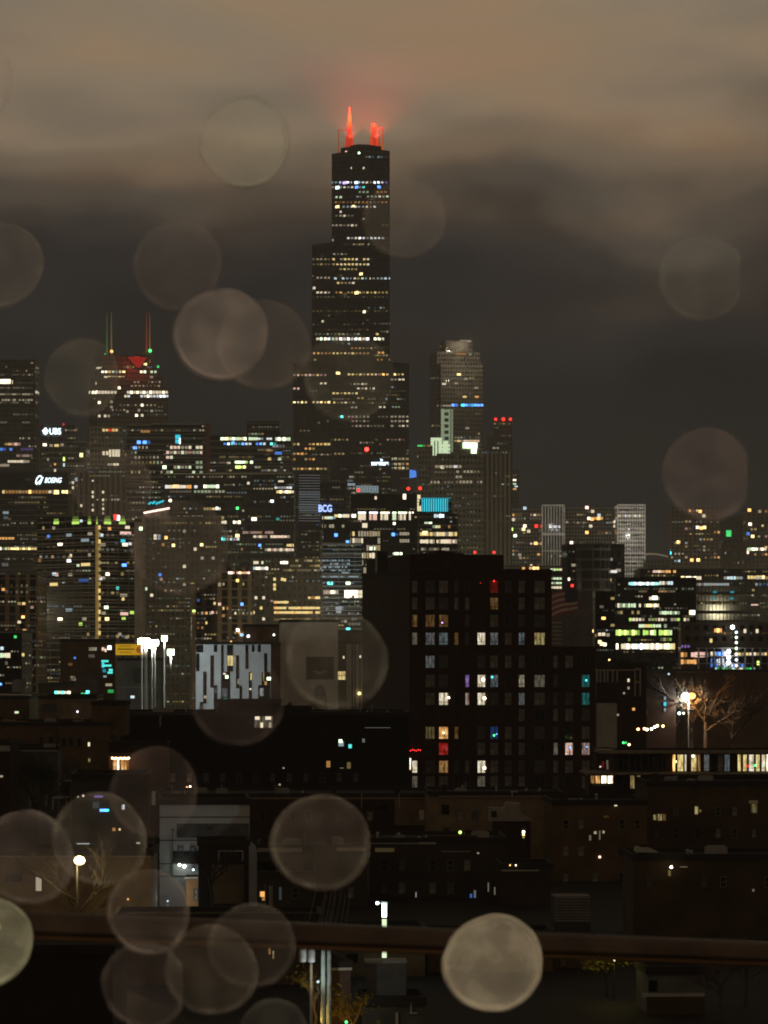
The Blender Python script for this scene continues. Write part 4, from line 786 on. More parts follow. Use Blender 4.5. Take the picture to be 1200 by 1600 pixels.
# --- the black apartment block
b = Bld('apartment_block', 'large black apartment block nearest the skyline with brown front and scattered lit rooms', 'apartment block', 566, 640, 862, 893, 632, 12, BR_DARK)
b.boxes.append((.2, b.u(788, 0), .4, b.ly * .92, b.zt - 1, b.z(866)))
b.boxes.append((b.u(862, 0) + .01, b.u(931, 0), .3, b.ly * .7, 0, b.z(1010)))
b.boxes.append((b.u(862, 0) * .2, b.u(788, 0) * .5, 2, b.ly * .7, b.z(866), b.z(861)))
cols = [(648, 9, 0), (672, 15, 2), (693, 15, 1), (713, 7, 0), (730, 7, 0), (752, 13, 1), (772, 13, 1), (794, 11, 1), (815, 10, 1), (843, 17, 1), (868, 8, 0), (889, 13, 1), (915, 13, 1)]
rows_ = [917, 943, 970, 998, 1034, 1064, 1092, 1117, 1145, 1170, 1198, 1222]
LIT = {(1, 2): 'o1x', (2, 2): 'o1x', (0, 2): 'o1x', (0, 3): 'w1x', (2, 3): 'c1x', (1, 3): 'n1x', (3, 3): 'o1x', (5, 3): 'w3x', (6, 3): 'n1x', (9, 3): 'y2x', (8, 3): 'c1x', (1, 4): 'n1x',
       (4, 5): 'p2x', (5, 5): 'w3x', (6, 5): 'c1x', (8, 5): 'w2x', (9, 5): 'w1x', (2, 6): 'w3x', (4, 6): 'i2x', (5, 6): 'w3x', (12, 5): 't1x', (12, 6): 't1x', (1, 8): 'y1x', (2, 8): 'o3x', (3, 8): 'o1x',
       (2, 9): 'r2x', (2, 10): 'o2x', (6, 8): 'b1x', (10, 9): 'w1x', (11, 9): 'i3x', (12, 9): 'i2x', (5, 10): 'w3x', (5, 11): 'w1x', (0, 10): 'w3x', (0, 11): 'w1x', (6, 0): 'r1x', (6, 1): 'o1x', (8, 6): 'n1x'}
n_w = 0
for ci, (x, w, mu) in enumerate(cols):
    for ri, y in enumerate(rows_):
        if ci >= 10 and ri < 4: continue
        if ci == 0 and ri in (4, 6, 7): continue
        key = LIT.get((ci, ri))
        if key is None and ci in (0, 3, 4) and ri in (4, 5, 7, 8, 9): continue
        if key is None and ri == 7 and ci in (1, 2, 5, 6, 7): continue
        if key is None and ci == 5 and ri in (0, 1, 2): continue
        b.frame_win(x, y, w, 20, key or R.choice([CURT, CURT, CURT2, NIGHT]), FRM, mu, R.choice([0, .25]) if w > 8 else 0)
for x, y, r_, k_ in ((755, 1062, 3, 'w5'), (757, 1091, 3, 'w5'), (757, 1200, 2.6, 'w5'), (701, 1090, 2, 'w5'), (691, 954 + 19, 1.5, 'p4'), (769, 1058, 2, 'k4'), (891, 1168, 2.2, 'b4'), (917, 1167, 1.6, 'b4'), (772, 1149, 2, 'G4'), (776, 1147, 1.5, 'b4'), (763, 1236, 1.3, 'i4'), (916, 1063, 2, 'k4'), (693, 1145, 2, 'w4'), (772, 908, 1.6, 'r4'), (751, 911, 1, 'r3')):
    b.bulb(x, y, r_ * .8, k_, 'room_lamp', dy=(x - 640) * .118 * .22 - .25)
for i in range(8): b.bulb(635 + i * 3.1, 1172 + (i % 3) * .8 - .5, .9, 'r4', 'red_light', -1.2)
for x in (742, 772): b.bulb(x, 863, 2.2, 'r4', dy=6)
m = MB()
for y in rows_:
    z = b.z(y + 13.5); m.box(.0, b.u(862, 0), -.22, -.01, z - .16, z + .16)
    if y > 1010: m.box(b.u(862, 0) + .05, b.u(930.5, 0), .08, .29, z - .16, z + .16)
for x in (660, 683, 704, 721, 741, 762, 783, 804, 826): xx = b.u(x, 0); m.box(xx - .2, xx + .2, -.14, -.015, 4, b.zt)
b.part('brick_ledges', m, BR_DARK)
m = MB(); m.box(-.2, b.u(862, 0) + .1, -.25, .1, b.zt, b.zt + .5); m.box(-.25, .05, .1, b.ly, b.zt, b.zt + .5); m.box(b.u(788, 0), b.u(862, 0), .15, 8, b.zt, b.zt + .12); b.part('parapet', m, BR_DARK)
m = MB()
for x, z2 in ((600, 860), (690, 858), (720, 862), (830, 889)): q = b.u(x, 0); m.box(q, q + 2, 6, 8, b.zt, b.z(z2))
b.part('roof_vent', m, DARKMETAL)
b.win(606, 1194, 18, 15, 'w3x'); b.win(641, 1193, 10, 19, 'w4x'); b.finish()

# --- patchwork block of white panels and dark slots
b = Bld('office_block', 'white panelled block cut by staggered dark vertical window slots', 'office block', 302, 306, 423, 1007, 800, 3, WHITEP)
b.vol(423, 438, 1008, 1250, .4)
def zx(x): return 290 + x * .13333
def zy(y): return 990 + y * .13333
m = MB()
for x0, x1, y0, y1 in ((122, 205, 132, 220), (330, 370, 132, 215), (415, 445, 132, 445), (485, 555, 132, 445), (700, 735, 132, 415), (775, 805, 132, 215), (845, 880, 132, 215), (920, 955, 230, 450), (122, 160, 230, 440), (290, 330, 255, 635), (205, 245, 445, 820), (330, 370, 605, 975), (415, 520, 447, 830), (590, 625, 255, 640), (630, 660, 610, 800), (740, 775, 450, 790), (890, 990, 452, 600), (850, 990, 602, 790), (165, 205, 800, 975), (560, 640, 900, 1500), (300, 360, 1000, 1500)):
    facebox(b, m, zx(x0), zx(x1), zy(y0), zy(y1), .12)
b.part('window_slot', m, NIGHT)
for x0, x1, y0, y1, k_ in ((492, 522, 258, 375, 'y3x'), (527, 558, 258, 375, 'y3x'), (760, 775, 460, 545, 'y3x'), (905, 920, 455, 560, 'y2x'), (925, 950, 560, 600, 'o3x'), (950, 1000, 510, 545, 'g4'), (465, 500, 490, 525, 'g4'), (440, 470, 460, 480, 'w3'), (610, 630, 530, 590, 'w2x'), (430, 490, 640, 740, 'c1x'), (440, 490, 760, 780, 't3'), (870, 915, 640, 730, 'n2x'), (215, 250, 725, 760, 'w2'), (1068, 1102, 450, 505, 'y3'), (1068, 1102, 515, 605, 'y3'), (340, 365, 640, 700, 'c1x'), (180, 200, 830, 900, 'w1x'), (748, 770, 640, 660, 'w3')):
    b.win(zx((x0 + x1) / 2), zy((y0 + y1) / 2), (x1 - x0) * .1333, (y1 - y0) * .1333, k_, .22)
b.wall = [WHITEP, BR_DARK][0]; b.finish(roof=ROOFM)
m = MB(); m.box(b.u(423.5, 0), b.u(438.2, 0), .1, .38, 0, b.zt - .1); b.part('end_bay', m, BR_DARK)
b = Bld('office_block', 'low dark block with two white roof lamps behind the white panelled block', 'office block', 380, 382, 438, 979, 960, 3, BR_BROWN)
b.bulb(388, 994, 2.4, 'n4', 'roof_lamp', -1.5); b.bulb(428, 992, 1.8, 'n4', 'roof_lamp', -1.5); b.bulb(379, 992, 1.8, 'b4', 'roof_lamp', -1.5); b.bulb(361, 1003, 1.6, 'o4', 'roof_lamp', -1.5); b.finish(roof=ROOFM)
# --- building with the painted advert wall
b = Bld('mural_building', 'pale building with a dark smile panel and red-skirted figure painted on its wall', 'mural building', 436, 438, 528, 972, 860, 2, brick('mural_white', (.66, .62, .52), .12))
m = MB(); facebox(b, m, 478.5, 521.5, 1026, 1061.5, .15); b.part('dark_panel', m, bsdf_mat('panel_black', (.07, .06, .045), noise=.1))
m = MB(); A = [rad(200 + i * 14) for i in range(11)]
out = [(b.u(499.5 + 11.5 * math.cos(t), 0), b.z(1045.5 - 8 * math.sin(t) - 0)) for t in A]; inn = [(b.u(499.5 + 10.5 * math.cos(t), 0), b.z(1045.5 - 3.6 * math.sin(t))) for t in reversed(A)]
m.prism(out + inn, -.22, -.16); b.part('smile_mark', m, bsdf_mat('smile_paint', (.50, .45, .36), noise=.1))
def blob(b, name, pts, mat, d): m = MB(); m.prism([(b.u(x, 0), b.z(y)) for x, y in pts], -d - .06, -d); return b.part(name, m, mat)
def mz(x, y): return (430 + x * .125, 980 + y * .125)
INK = bsdf_mat('mural_ink', (.10, .09, .075), noise=.2); SKIN = bsdf_mat('mural_tan', (.36, .32, .25), noise=.1)
blob(b, 'painted_figure', [mz(*p) for p in ((480, 1030), (480, 880), (455, 920), (430, 935), (500, 1040), (560, 1100), (660, 1040), (650, 1020), (640, 920), (620, 850), (560, 855), (500, 860))][::1] and [mz(*p) for p in ((505, 1030), (490, 900), (500, 860), (600, 860), (640, 920), (660, 1030))], SKIN, .05)
blob(b, 'painted_hair', [mz(*p) for p in ((490, 860), (495, 780), (520, 735), (560, 720), (600, 735), (625, 790), (625, 860))], INK, .13)
blob(b, 'painted_face', [mz(*p) for p in ((510, 850), (508, 790), (530, 755), (570, 755), (590, 790), (585, 850))], bsdf_mat('mural_face', (.17, .145, .12), noise=.15), .2)
blob(b, 'painted_skirt', [mz(*p) for p in ((530, 1105), (500, 1025), (660, 1025), (690, 1105))], bsdf_mat('mural_red', (.42, .035, .02), noise=.1), .13)
for p in (((440, 932), (450, 925), (520, 1020), (535, 1100), (520, 1100), (500, 1030)), ((615, 770), (628, 780), (645, 1000), (700, 1100), (688, 1100), (633, 1010))): blob(b, 'painted_outline', [mz(*q) for q in p], INK, .2)
blob(b, 'painted_shape', [mz(*q) for q in ((100, 1030), (150, 960), (190, 930), (230, 1000), (230, 1030))], INK, .05); b.finish(roof=ROOFM)
b = Bld('apartment_block', 'narrow block of pale vertical strips squeezed beside the painted wall', 'apartment block', 528.4, 528.4, 568, 1006, 862, 0, BR_BROWN)
b.vol(527, 566, 988, 1010, 2); m = MB()
for x0, x1 in ((541, 545.5), (545.5, 549), (556, 561), (552, 553.5), (564, 566)): facebox(b, m, x0, x1, 1006, 1130, .3 + .1 * (x0 % 2))
b.part('pale_strip', m, PALE); b.frame_win(533.5, 1055.5, 13.5, 14, 'y3x', FRM, 1, .5); b.win(537, 1027, 2, 4, 'w3'); b.win(563, 1026, 2.4, 4, 'w3'); b.bulb(561.5, 1083.5, 2.6, 'y4', 'wall_lamp', -1); b.row(1000, 546, 565, 4, .9, 'nc', '12', 4, 7); b.finish(roof=ROOFM)

# --- floodlight masts
POLES = [(222, 1003, 790, 3.2), (228, 1003, 760, 3.0), (238, 1009, 775, 2.6), (242.5, 1005, 765, 2.8), (257, 998.5, 800, 2.0), (267, 1020, 740, 2.8)]
LAB = ['leftmost floodlight mast with the widest glare', 'floodlight mast with the thickest pole, second from left', 'short middle floodlight mast in the bright group', 'floodlight mast on the right edge of the bright group', 'tall thin floodlight mast standing apart, higher than the others', 'floodlight mast with the lowest lamp, nearest the white panelled block']
for i, (x, y, Y, r_) in enumerate(POLES):
    p = at(x, y, Y); root = empty('floodlight_mast', LAB[i], 'floodlight', (p.x, p.y, 0), 0, 'floodlight masts'); k = Y / F
    rr = .55 if i == 1 else .24
    m = MB(); m.tube([(0, 0, 0), (0, 0, p.z * .5), (0, 0, p.z)], rr, rr * .6, 8); m.build('pole', POLEM, root)
    m = MB(); m.box(-r_ * k * 1.3, r_ * k * 1.3, -.1, .1, p.z + .05, p.z + .25); m.build('crossarm', POLEM, root)
    for dx in ((-1.0, 0, 1.0) if i in (0, 1) else (-.7, .7)):
        mm = MB(); mm.box(dx * r_ * k - .45, dx * r_ * k + .45, -.5, -.14, p.z - .5, p.z + .75); mm.build('lamp_head', glow('g6' if i < 4 else 'g5'), root)
    l = bpy.data.lights.new('floodlight', 'SPOT'); l.spot_size = rad(125); l.spot_blend = .8; l.energy = 4600 if i < 4 else 3200; l.color = (.95, 1, .90); l.shadow_soft_size = .4
    o = bpy.data.objects.new('floodlight', l); COL.objects.link(o); o.parent = root; o.location = (0, -1.2, p.z - .6); o.rotation_euler = Vector((18, 52, -9)).to_track_quat('-Z', 'Y').to_euler()

# --- yellow billboard and blocks around it
b = Bld('billboard', 'long yellow billboard with brown lettering beside the floodlight masts', 'billboard', 180, 180, 229, 1006, 880, 0, DARKMETAL, 1.2)
b.boxes = [(0, b.lx, 0, 1.0, b.z(1024), b.z(1006))]
m = MB(); m.box(.1, b.lx - .1, -.2, -.02, b.z(1023.5), b.z(1006.5)); yb = m.build('sign_face', emis('yellow_sign', (1, .56, .02), .42), b.root)
for t, y, w in (('MORE TO LOVE', 1009.5, 20), ('ON EVERY TRIP', 1014.5, 26), ('BOOK TODAY', 1019.3, 16)):
    pass
m = MB()
for y, x0, x1, h in ((1009.6, 187, 205, 1.3), (1014.3, 184, 210, 2.2), (1019.2, 187, 204, 1.2)):
    x = x0
    while x < x1: w = R.uniform(.8, 2.0); facebox(b, m, x, x + w, y - h / 2, y + h / 2, .05, off=.21); x += w + .5
m.build('lettering', bsdf_mat('sign_brown', (.30, .13, .01)), b.root)
m = MB(); q = b.u(218, 0); m.tube([(q, -.32, b.z(1015.5)), (q, -.22, b.z(1015.5))], .9, .9, 12); m.build('round_emblem', emis('emblem_orange', (.8, .25, .03), .25), b.root)
m = MB()
for x in (6, b.lx - 6): m.box(x - .3, x + .3, .2, .8, 0, b.z(1024))
m.build('post', DARKMETAL, b.root); b.finish()
b = Bld('office_block', 'brown block with a lit cyan window cluster left of the yellow billboard', 'office block', 92, 94, 180, 1002, 905, 2, BR_BROWN)
for x, y, w, h, k_ in ((164, 1033, 11, 3, 't3'), (167, 1040, 14, 3, 't3'), (161, 1039, 4, 8, 'k3'), (173, 1047, 6, 4, 't3'), (163, 1048, 5, 5, 'k2'), (172, 1051, 8, 3, 't3'), (145, 1014, 12, 5, 'w2x'), (143, 1025, 10, 5, 'w1x'), (161, 1014, 4, 5, 'i3'), (171, 1012, 6, 6, 'n4'), (165, 1016, 3, 5, 'w3'), (170, 1070, 10, 4, 'w2'), (173, 1080, 9, 5, 'G2'), (115, 1060, 10, 7, 'w2x'), (134, 1064, 4, 5, 'w2'), (164, 1057, 5, 3, 'c2'), (110, 1038, 6, 4, 'o1'), (117, 1028, 3, 3, 'b3'), (120, 1002.5, 0.1, .1, 'w1')): b.win(x, y, w, h, k_)
b.finish(roof=ROOFM)
b = Bld('warehouse', 'pale grey floodlit shed standing under the yellow billboard', 'warehouse', 181, 183, 252, 1032, 860, 2, brick('shed_grey', (.17, .17, .155), .35, .2))
m = MB(); facebox(b, m, 208, 232, 1044, 1068, .2); b.part('loading_door', m, DARKMETAL); m = MB(); facebox(b, m, 183, 252, 1073, 1074.6, .3); b.part('cornice', m, CONC); b.row(1027, 184, 206, 4, .8, 'wg', '233', 4, 4)
b.win(207, 1089, 6, 4, 'c3'); b.finish(roof=ROOFM)
b = Bld('shop', 'low shop with a glowing turquoise front far left of the floodlights', 'shop', 58, 60, 144, 1072, 820, 2, BR_DARK)
b.row(1084, 88, 116, 5, 1, 'twc', '344', 5, 9, 1); b.row(1085, 124, 140, 4.5, .9, 'tG', '33', 4, 5); b.win(137, 1083, 5, 8, 't4'); b.row(1066.5, 125, 150, 4, 1, 'gtw', '333', 3.6, 6, 1); b.vol(118, 150, 1060, 1090, .6); m = MB(); facebox(b, m, 60, 144, 1090, 1092, .5); b.part('awning', m, CONC)
b.bulb(92, 1085, 1.5, 'y4', 'lamp', -2); b.win(112, 1060, 9, 6, 'i2'); b.finish(roof=ROOFM)
b = Bld('apartment_block', 'black block at the left edge with faint white windows below the red-brown tower', 'apartment block', -40, -40, 34, 988, 1000, 0, GL_DARK)
m = MB(); facebox(b, m, -40, 34, 986.5, 989, .5); b.part('parapet', m, CONC); b.row(1024, 2, 16, 4, 1, 'wg', '233', 4, 7); b.row(1036, 2, 12, 4, .8, 'w', '12', 4, 5); b.win(3, 1013, 5, 5, 'c3'); b.win(36, 1023, 4, 5, 'y3'); b.win(24, 995, 4, 4, 'G3'); b.win(70, 1036, 8, 7, 'i2'); b.finish(roof=ROOFM)
b = Bld('warehouse', 'low pale-roofed shed at the left edge under the black block', 'warehouse', -40, -40, 46, 1092, 720, 0, BR_BROWN)
m = MB(); m.prism([(b.u(-40, 0), b.z(1092)), (b.u(44, 0), b.z(1092)), (b.u(40, 0), b.z(1086)), (b.u(-40, 0), b.z(1084))], 0, 12); b.part('gable_roof', m, PALE)
m = MB(); m.prism([(b.u(8, 0), b.z(1083)), (b.u(29, 0), b.z(1083)), (b.u(32, 0), b.z(1064)), (b.u(14, 0), b.z(1062)), (b.u(8, 0), b.z(1066))], 13, 14); b.part('roof_hoarding', m, bsdf_mat('hoarding', (.24, .24, .24))); b.bulb(1, 1069, 2, 'b4', 'lamp', -2); b.win(26, 1113, 6, 3, 'g3'); b.finish(roof=ROOFM)
b = Bld('warehouse', 'long low tan shed with a flat roof behind the brown flats', 'warehouse', 58, 60, 150, 1092, 690, 2, BR_TAN); b.frame_win(78, 1106, 22, 12, CURT2, FRM, 3); b.bulb(121, 1112, 1.5, 'n4', 'lamp', -1.5); b.finish(roof=ROOFM)

# --- right middle ground
b = Bld('house', 'white-trimmed low building with pale columns right of the apartment block', 'house', 930, 932, 1010, 1040, 740, 3, BR_DARK)
m = MB()
for x in (933, 938, 944, 949, 957, 964): facebox(b, m, x - 1.3, x + 1.3, 1046, 1066, .5)
facebox(b, m, 930, 990, 1046, 1048, .6); facebox(b, m, 991, 993, 1044, 1088, .5); facebox(b, m, 999, 1001, 1044, 1088, .5); facebox(b, m, 991, 1001, 1044, 1047, .52); facebox(b, m, 991, 1001, 1064, 1067, .53); b.part('white_trim', m, bsdf_mat('trim_white', (.42, .38, .32)))
b.vol(955, 984, 1036, 1050, .4); b.win(982, 1063, 3, 5, 'w3'); b.win(982, 1075, 3, 4, 'w2'); b.win(975, 1083, 3, 3, 'w2'); b.win(990, 1108, 4, 4, 'o3'); b.win(956, 1123, 6, 4, 'y2'); b.win(965, 1117, 4, 3, 'w2'); b.bulb(952, 1031, 1.5, 'y4', 'lamp', -1); b.finish(roof=ROOFM)
b = Bld('warehouse', 'grey flat-roofed shed with a pale wall below the white-trimmed building', 'warehouse', 930, 932, 964, 1098, 640, 3, PALE); b.finish(roof=ROOFM)
b = Bld('warehouse', 'wide brown shed behind the glaring street lamp', 'warehouse', 1054, 1056, 1240, 1050, 860, 2, BR_BROWN)
m = MB(); facebox(b, m, 1056, 1110, 1049, 1051, .4); b.part('cornice', m, CONC); b.win(1046, 1052, 4, 5, 'c2'); b.finish(roof=ROOFM)
b = Bld('warehouse', 'dark brick shed with a lit side strip left of the glaring street lamp', 'warehouse', 1000, 1002, 1056, 1052, 800, 2, BR_DARK); b.win(1039, 1091, 3, 5, 'c2'); b.win(1039, 1100, 4, 6, 'k3'); b.win(1039, 1109, 3, 5, 'c2'); b.win(1045, 1052, 3, 5, 'c3'); b.win(1008, 1113, 4, 5, 'o3'); b.finish(roof=ROOFM)
def street_lamp(label, px, py, Y, heads, power, col, r_=1.0, arm=1.2, pm=None):
    p = at(px, py, Y); root = empty('street_lamp', label, 'street lamp', (p.x, p.y, 0), 0)
    m = MB(); m.tube([(0, .2, 0), (0, .2, p.z * .6), (0, .2, p.z + .3)], .13, .08, 8); m.build('pole', pm or POLEM, root)
    for dx, key in heads:
        m = MB(); m.tube([(0, .2, p.z + .25), (dx * arm * .5, .1, p.z + .4), (dx * arm, 0, p.z + .25)], .06, .05, 6); m.build('arm', POLEM, root)
        m = MB(); m.lathe([(.1 * r_, p.z + .36 * r_), (.36 * r_, p.z + .25 * r_), (.5 * r_, p.z - .02 * r_), (.38 * r_, p.z - .28 * r_), (.1 * r_, p.z - .4 * r_)], 14, (dx * arm, 0)); m.build('lamp_head', glow(key), root)
        l = bpy.data.lights.new('lamp_light', 'POINT'); l.energy = power; l.color = PAL[key[0]] if key[0] != 'n' else col; l.shadow_soft_size = .3
        o = bpy.data.objects.new('lamp_light', l); COL.objects.link(o); o.parent = root; o.location = (dx * arm, -.8, p.z - .7)
    return root
street_lamp('glaring two-headed street lamp, white and orange, on the right', 1076, 1087, 800, ((-1, 'c5'), (1, 'o4')), 9000, (1, .9, .75), 2.0, .7)
street_lamp('glaring yellow street lamp in front of the brown wall at lower left', 120, 1344, 300, ((.2, 'y5'),), 1100, (1, .8, .4), 1.0, pm=bsdf_mat('pole_black', (.02, .02, .02), .7))
def tree(name, label, px, py, Y, h, spread, mat, leafmat=None, n=5, seed=1, leaves=0, group=None, thick=.16):
    rr = random.Random(seed); p = at(px, py, Y); root = empty(name, label, 'tree', (p.x, p.y, max(0, p.z)), rr.uniform(0, 6), group)
    tr = MB(); cr = MB(); tips = []
    tr.tube([(0, 0, -max(0, p.z) if p.z > 0 else 0), (rr.uniform(-.2, .2), 0, h * .25), (rr.uniform(-.3, .3), rr.uniform(-.3, .3), h * .5)], thick, thick * .7, 7)
    def grow(a, d, L, r_, lev):
        d = d.normalized(); e = a + d * L * .5 + Vector((rr.uniform(-.1, .1), rr.uniform(-.1, .1), rr.uniform(0, .12))) * L; f = e + (d + Vector((rr.uniform(-.4, .4), rr.uniform(-.4, .4), rr.uniform(-.1, .3)))).normalized() * L * .5
        (tr if lev == 0 else cr).tube([tuple(a), tuple(e), tuple(f)], r_, r_ * .55, 5 if lev < 2 else 3)
        tips.append(f); tips.append(e)
        if lev < 3:
            for _ in range(n if lev < 2 else 3):
                q = a + (f - a) * rr.uniform(.35, 1); nd_ = d + Vector((rr.uniform(-1, 1), rr.uniform(-1, 1), rr.uniform(-.35, .6))) * .95; grow(q, nd_, L * rr.uniform(.5, .72), r_ * .5, lev + 1)
    for i in range(n):
        t = i / n * 6.28 + rr.uniform(-.4, .4); grow(Vector((0, 0, h * rr.uniform(.28, .5))), Vector((math.cos(t) * spread, math.sin(t) * spread, rr.uniform(.5, 1.2))), h * .32, thick * .55, 0)
    tr.build('trunk', mat, root)
    for _ in range(leaves):
        c = rr.choice(tips) + Vector((rr.gauss(0, .35), rr.gauss(0, .35), rr.gauss(0, .3))); a = Vector((rr.gauss(0, 1), rr.gauss(0, 1), rr.gauss(0, 1))).normalized() * rr.uniform(.10, .22); bb = a.orthogonal() * rr.uniform(.5, 1)
        k0 = len(cr.v); cr.v += [tuple(c - a), tuple(c + bb * .6), tuple(c + a), tuple(c - bb * .6)]; cr.f.append([k0, k0 + 1, k0 + 2, k0 + 3]); cr.mi.append(1)
    cr.build('crown', [mat, leafmat or mat], root); return root
BARK = bsdf_mat('bark', (.10, .075, .05), .9, nscale=4); BARKD = bsdf_mat('bark_dark', (.04, .032, .024), .9, nscale=4); LEAF = bsdf_mat('night_leaf', (.045, .06, .018), .7, noise=.5, nscale=.6)
LEAFY = bsdf_mat('lamplit_leaf', (.20, .17, .03), .7, noise=.5, nscale=.6)  # yellow lamplight put into the leaf colour
for i, (px, Y, h, lab) in enumerate(((1048, 806, 24, 'bare tree left of the glaring two-headed street lamp'), (1102, 804, 25, 'bare tree right of the glaring two-headed street lamp'), (1145, 809, 23, 'bare tree farther right of the two-headed street lamp'), (1080, 812, 27, 'bare tree directly behind the two-headed street lamp'))):
    tree('bare_tree', lab, px, 1250, Y, h, 1.0, BARK, None, 6, 20 + i, 0, 'bare trees round the two-headed lamp', .55)
for i, (px, Y, h, lab) in enumerate(((258, 690, 12.5, 'dark leafy tree under the floodlights beside the white panelled block'), (283, 700, 13.5, 'rounder dark leafy tree touching the white panelled block'))):
    tree('leafy_tree', lab, px, 1260, Y, h, 1.2, BARKD, LEAF, 5, 40 + i, 2600, 'dark trees under the floodlights')
tree('bare_tree', 'bare twiggy tree added behind the yellow street lamp to imitate its star rays', 121, 1515, 303, 12, 1.0, BARKD, None, 6, 31, 0, None, .16)  # added twigs stand in for the star rays of the lamp's glare
# string of small lights, traffic light
root = empty('string_lights', 'slanting string of small warm lights left of the two-headed lamp', 'string lights', at(1016, 1137, 700) * 1)
m = MB(); pts = []
for x, y in ((997, 1139.5), (1007, 1138.5), (1011, 1140), (1018, 1139), (1023, 1136), (1027, 1134), (1036, 1134.5)):
    q = at(x, y, 700) - root.location; pts.append(tuple(q + Vector((0, 0, .25)))); place('bulb', 'ball', glow(R.choice(('o5', 'y5', 'w5'))), q, (.26,) * 3, root)
m.tube(pts, .03, .03, 4); m.build('wire', DARKMETAL, root)
m = MB(); 
for q in (pts[0], pts[-1]): m.tube([(q[0], q[1], -root.location.z), q], .06, .06, 5)
m.build('post', DARKMETAL, root)
def bead(label, px, py, Y, r_, keys, name='lamp_post', cat='lamp', h=None):
    p = at(px, py, Y); root = empty(name, label, cat, (p.x, p.y, 0)); m = MB(); m.tube([(0, .3, 0), (0, .3, p.z)], .07, .06, 6); m.build('pole', DARKMETAL, root)
    m = MB(); m.box(-.25, .25, .05, .3, p.z - .6, p.z + .5); m.build('housing', DARKMETAL, root)
    for dx, dz, k_ in keys: place('lens', 'ball', glow(k_), (dx * Y / F, 0, p.z + dz * Y / F), (r_ * Y / F,) * 3, root)
    return root
bead('traffic signal showing green and amber above the long flat-roofed house', 978, 1161, 620, 1.7, ((-4, .5, 'G4'), (0, .5, 'G3'), (5, -2.5, 'y5')), 'traffic_light', 'traffic light')
bead('pair of white headlamp-bright lights at the foot of the two-headed lamp', 1064, 1114.5, 790, 2.0, ((-2.6, 0, 'c5'), (4, 0, 'g4')))
bead('two warm lamps in front of the brown flats roof, left of the floodlit trees', 203, 1119, 640, 1.9, ((-6, 0, 'w5'), (8.5, 0.3, 'i5')))
bead('small white lamp above a bluish one at the far left edge', 28, 1143, 575, 2.1, ((0, 0, 'i5'), (-8, -11, 'c4')))

# ================================================================== foreground roofs
b = Bld('apartment_house', 'brown flats with a raised stair head and small lit windows at left', 'flats', -40, -40, 172, 1134, 560, 0, BR_BROWN, 22)
b.vol(143, 194, 1102, 1150, .6, 12); m = MB(); facebox(b, m, -40, 44, 1126, 1134, -.2); b.part('roof_wall', m, BR_TAN)
for x, y, k_ in ((111, 1159, NIGHT), (124, 1160, NIGHT), (139, 1163, 'w3'), (100, 1160, NIGHT), (80, 1158, NIGHT), (65, 1158, NIGHT)): b.frame_win(x, y, 7 if k_ != 'w3' else 5, 14 if k_ != 'w3' else 8, k_, FRM, 0)
b.frame_win(139.5, 1188, 5, 8, 'y2x', FRM, 0); b.frame_win(98, 1188, 6, 9, CURT2, FRM, 0); b.frame_win(116, 1190, 5, 9, CURT2, FRM, 0)
m = MB(); q = b.u(88.5, 0); m.box(q - .12, q + .12, -.3, -.02, 2, b.z(1118)); b.part('downpipe', m, DARKMETAL); b.clutter(6, 1); b.finish(roof=ROOFM)
b = Bld('warehouse', 'wide black warehouse roof filling the dark band below the skyline', 'warehouse', 168, 172, 640, 1119, 585, 1, BLACKWALL, 30)
b.vol(340, 438, 1099, 1130, 1.0, 10); b.vol(438, 486, 1110, 1130, 1.4, 10); b.vol(303, 341, 1116, 1130, 4, 8)
b.frame_win(412, 1128, 30, 19, 'w1x', FRM, 4); b.win(402, 1122, 7, 5, 'w3'); b.win(419, 1122, 9, 5, 'w3'); b.win(409, 1133, 4, 8, 'w3'); b.win(422, 1133, 4, 8, 'w2')
for x, y, w, h, k_ in ((532, 1158, 5, 5, 'g4'), (533, 1162, 8, 8, 'c2'), (547, 1166, 5, 6, 't3'), (513, 1194, 6, 10, 'o2'), (545, 1196, 6, 10, 'y1'), (443, 1200, 3, 2, 'w2'), (534, 1200, 6, 1.5, 'w1'), (437, 1226, 3, 3, 'w2'), (568, 1157, 4, 6, 'n1'), (218, 1163, 8, 8, 'y0'), (590, 1137, 40, .7, 'n1')): b.win(x, y, w, h, k_)
b.bulb(292, 1230.5, 1.6, 'o4', 'lamp', -1); b.bulb(297, 1229, 1.4, 'i5', 'lamp', -1); b.bulb(290, 1232, 1.0, 'G4', 'lamp', -1)
m = MB(); m.box(b.u(249, 0), b.u(252, 0), -.2, .2, b.z(1135), b.z(1118)); m.box(b.u(172, 0), b.u(303, 0), -.15, .05, b.zt + .3, b.zt + .42); b.part('coping', m, CONC); b.clutter(12, 2, 1.2); b.dark_row(1215, range(270, 560, 26), 8, 14); b.finish(roof=ROOFM)
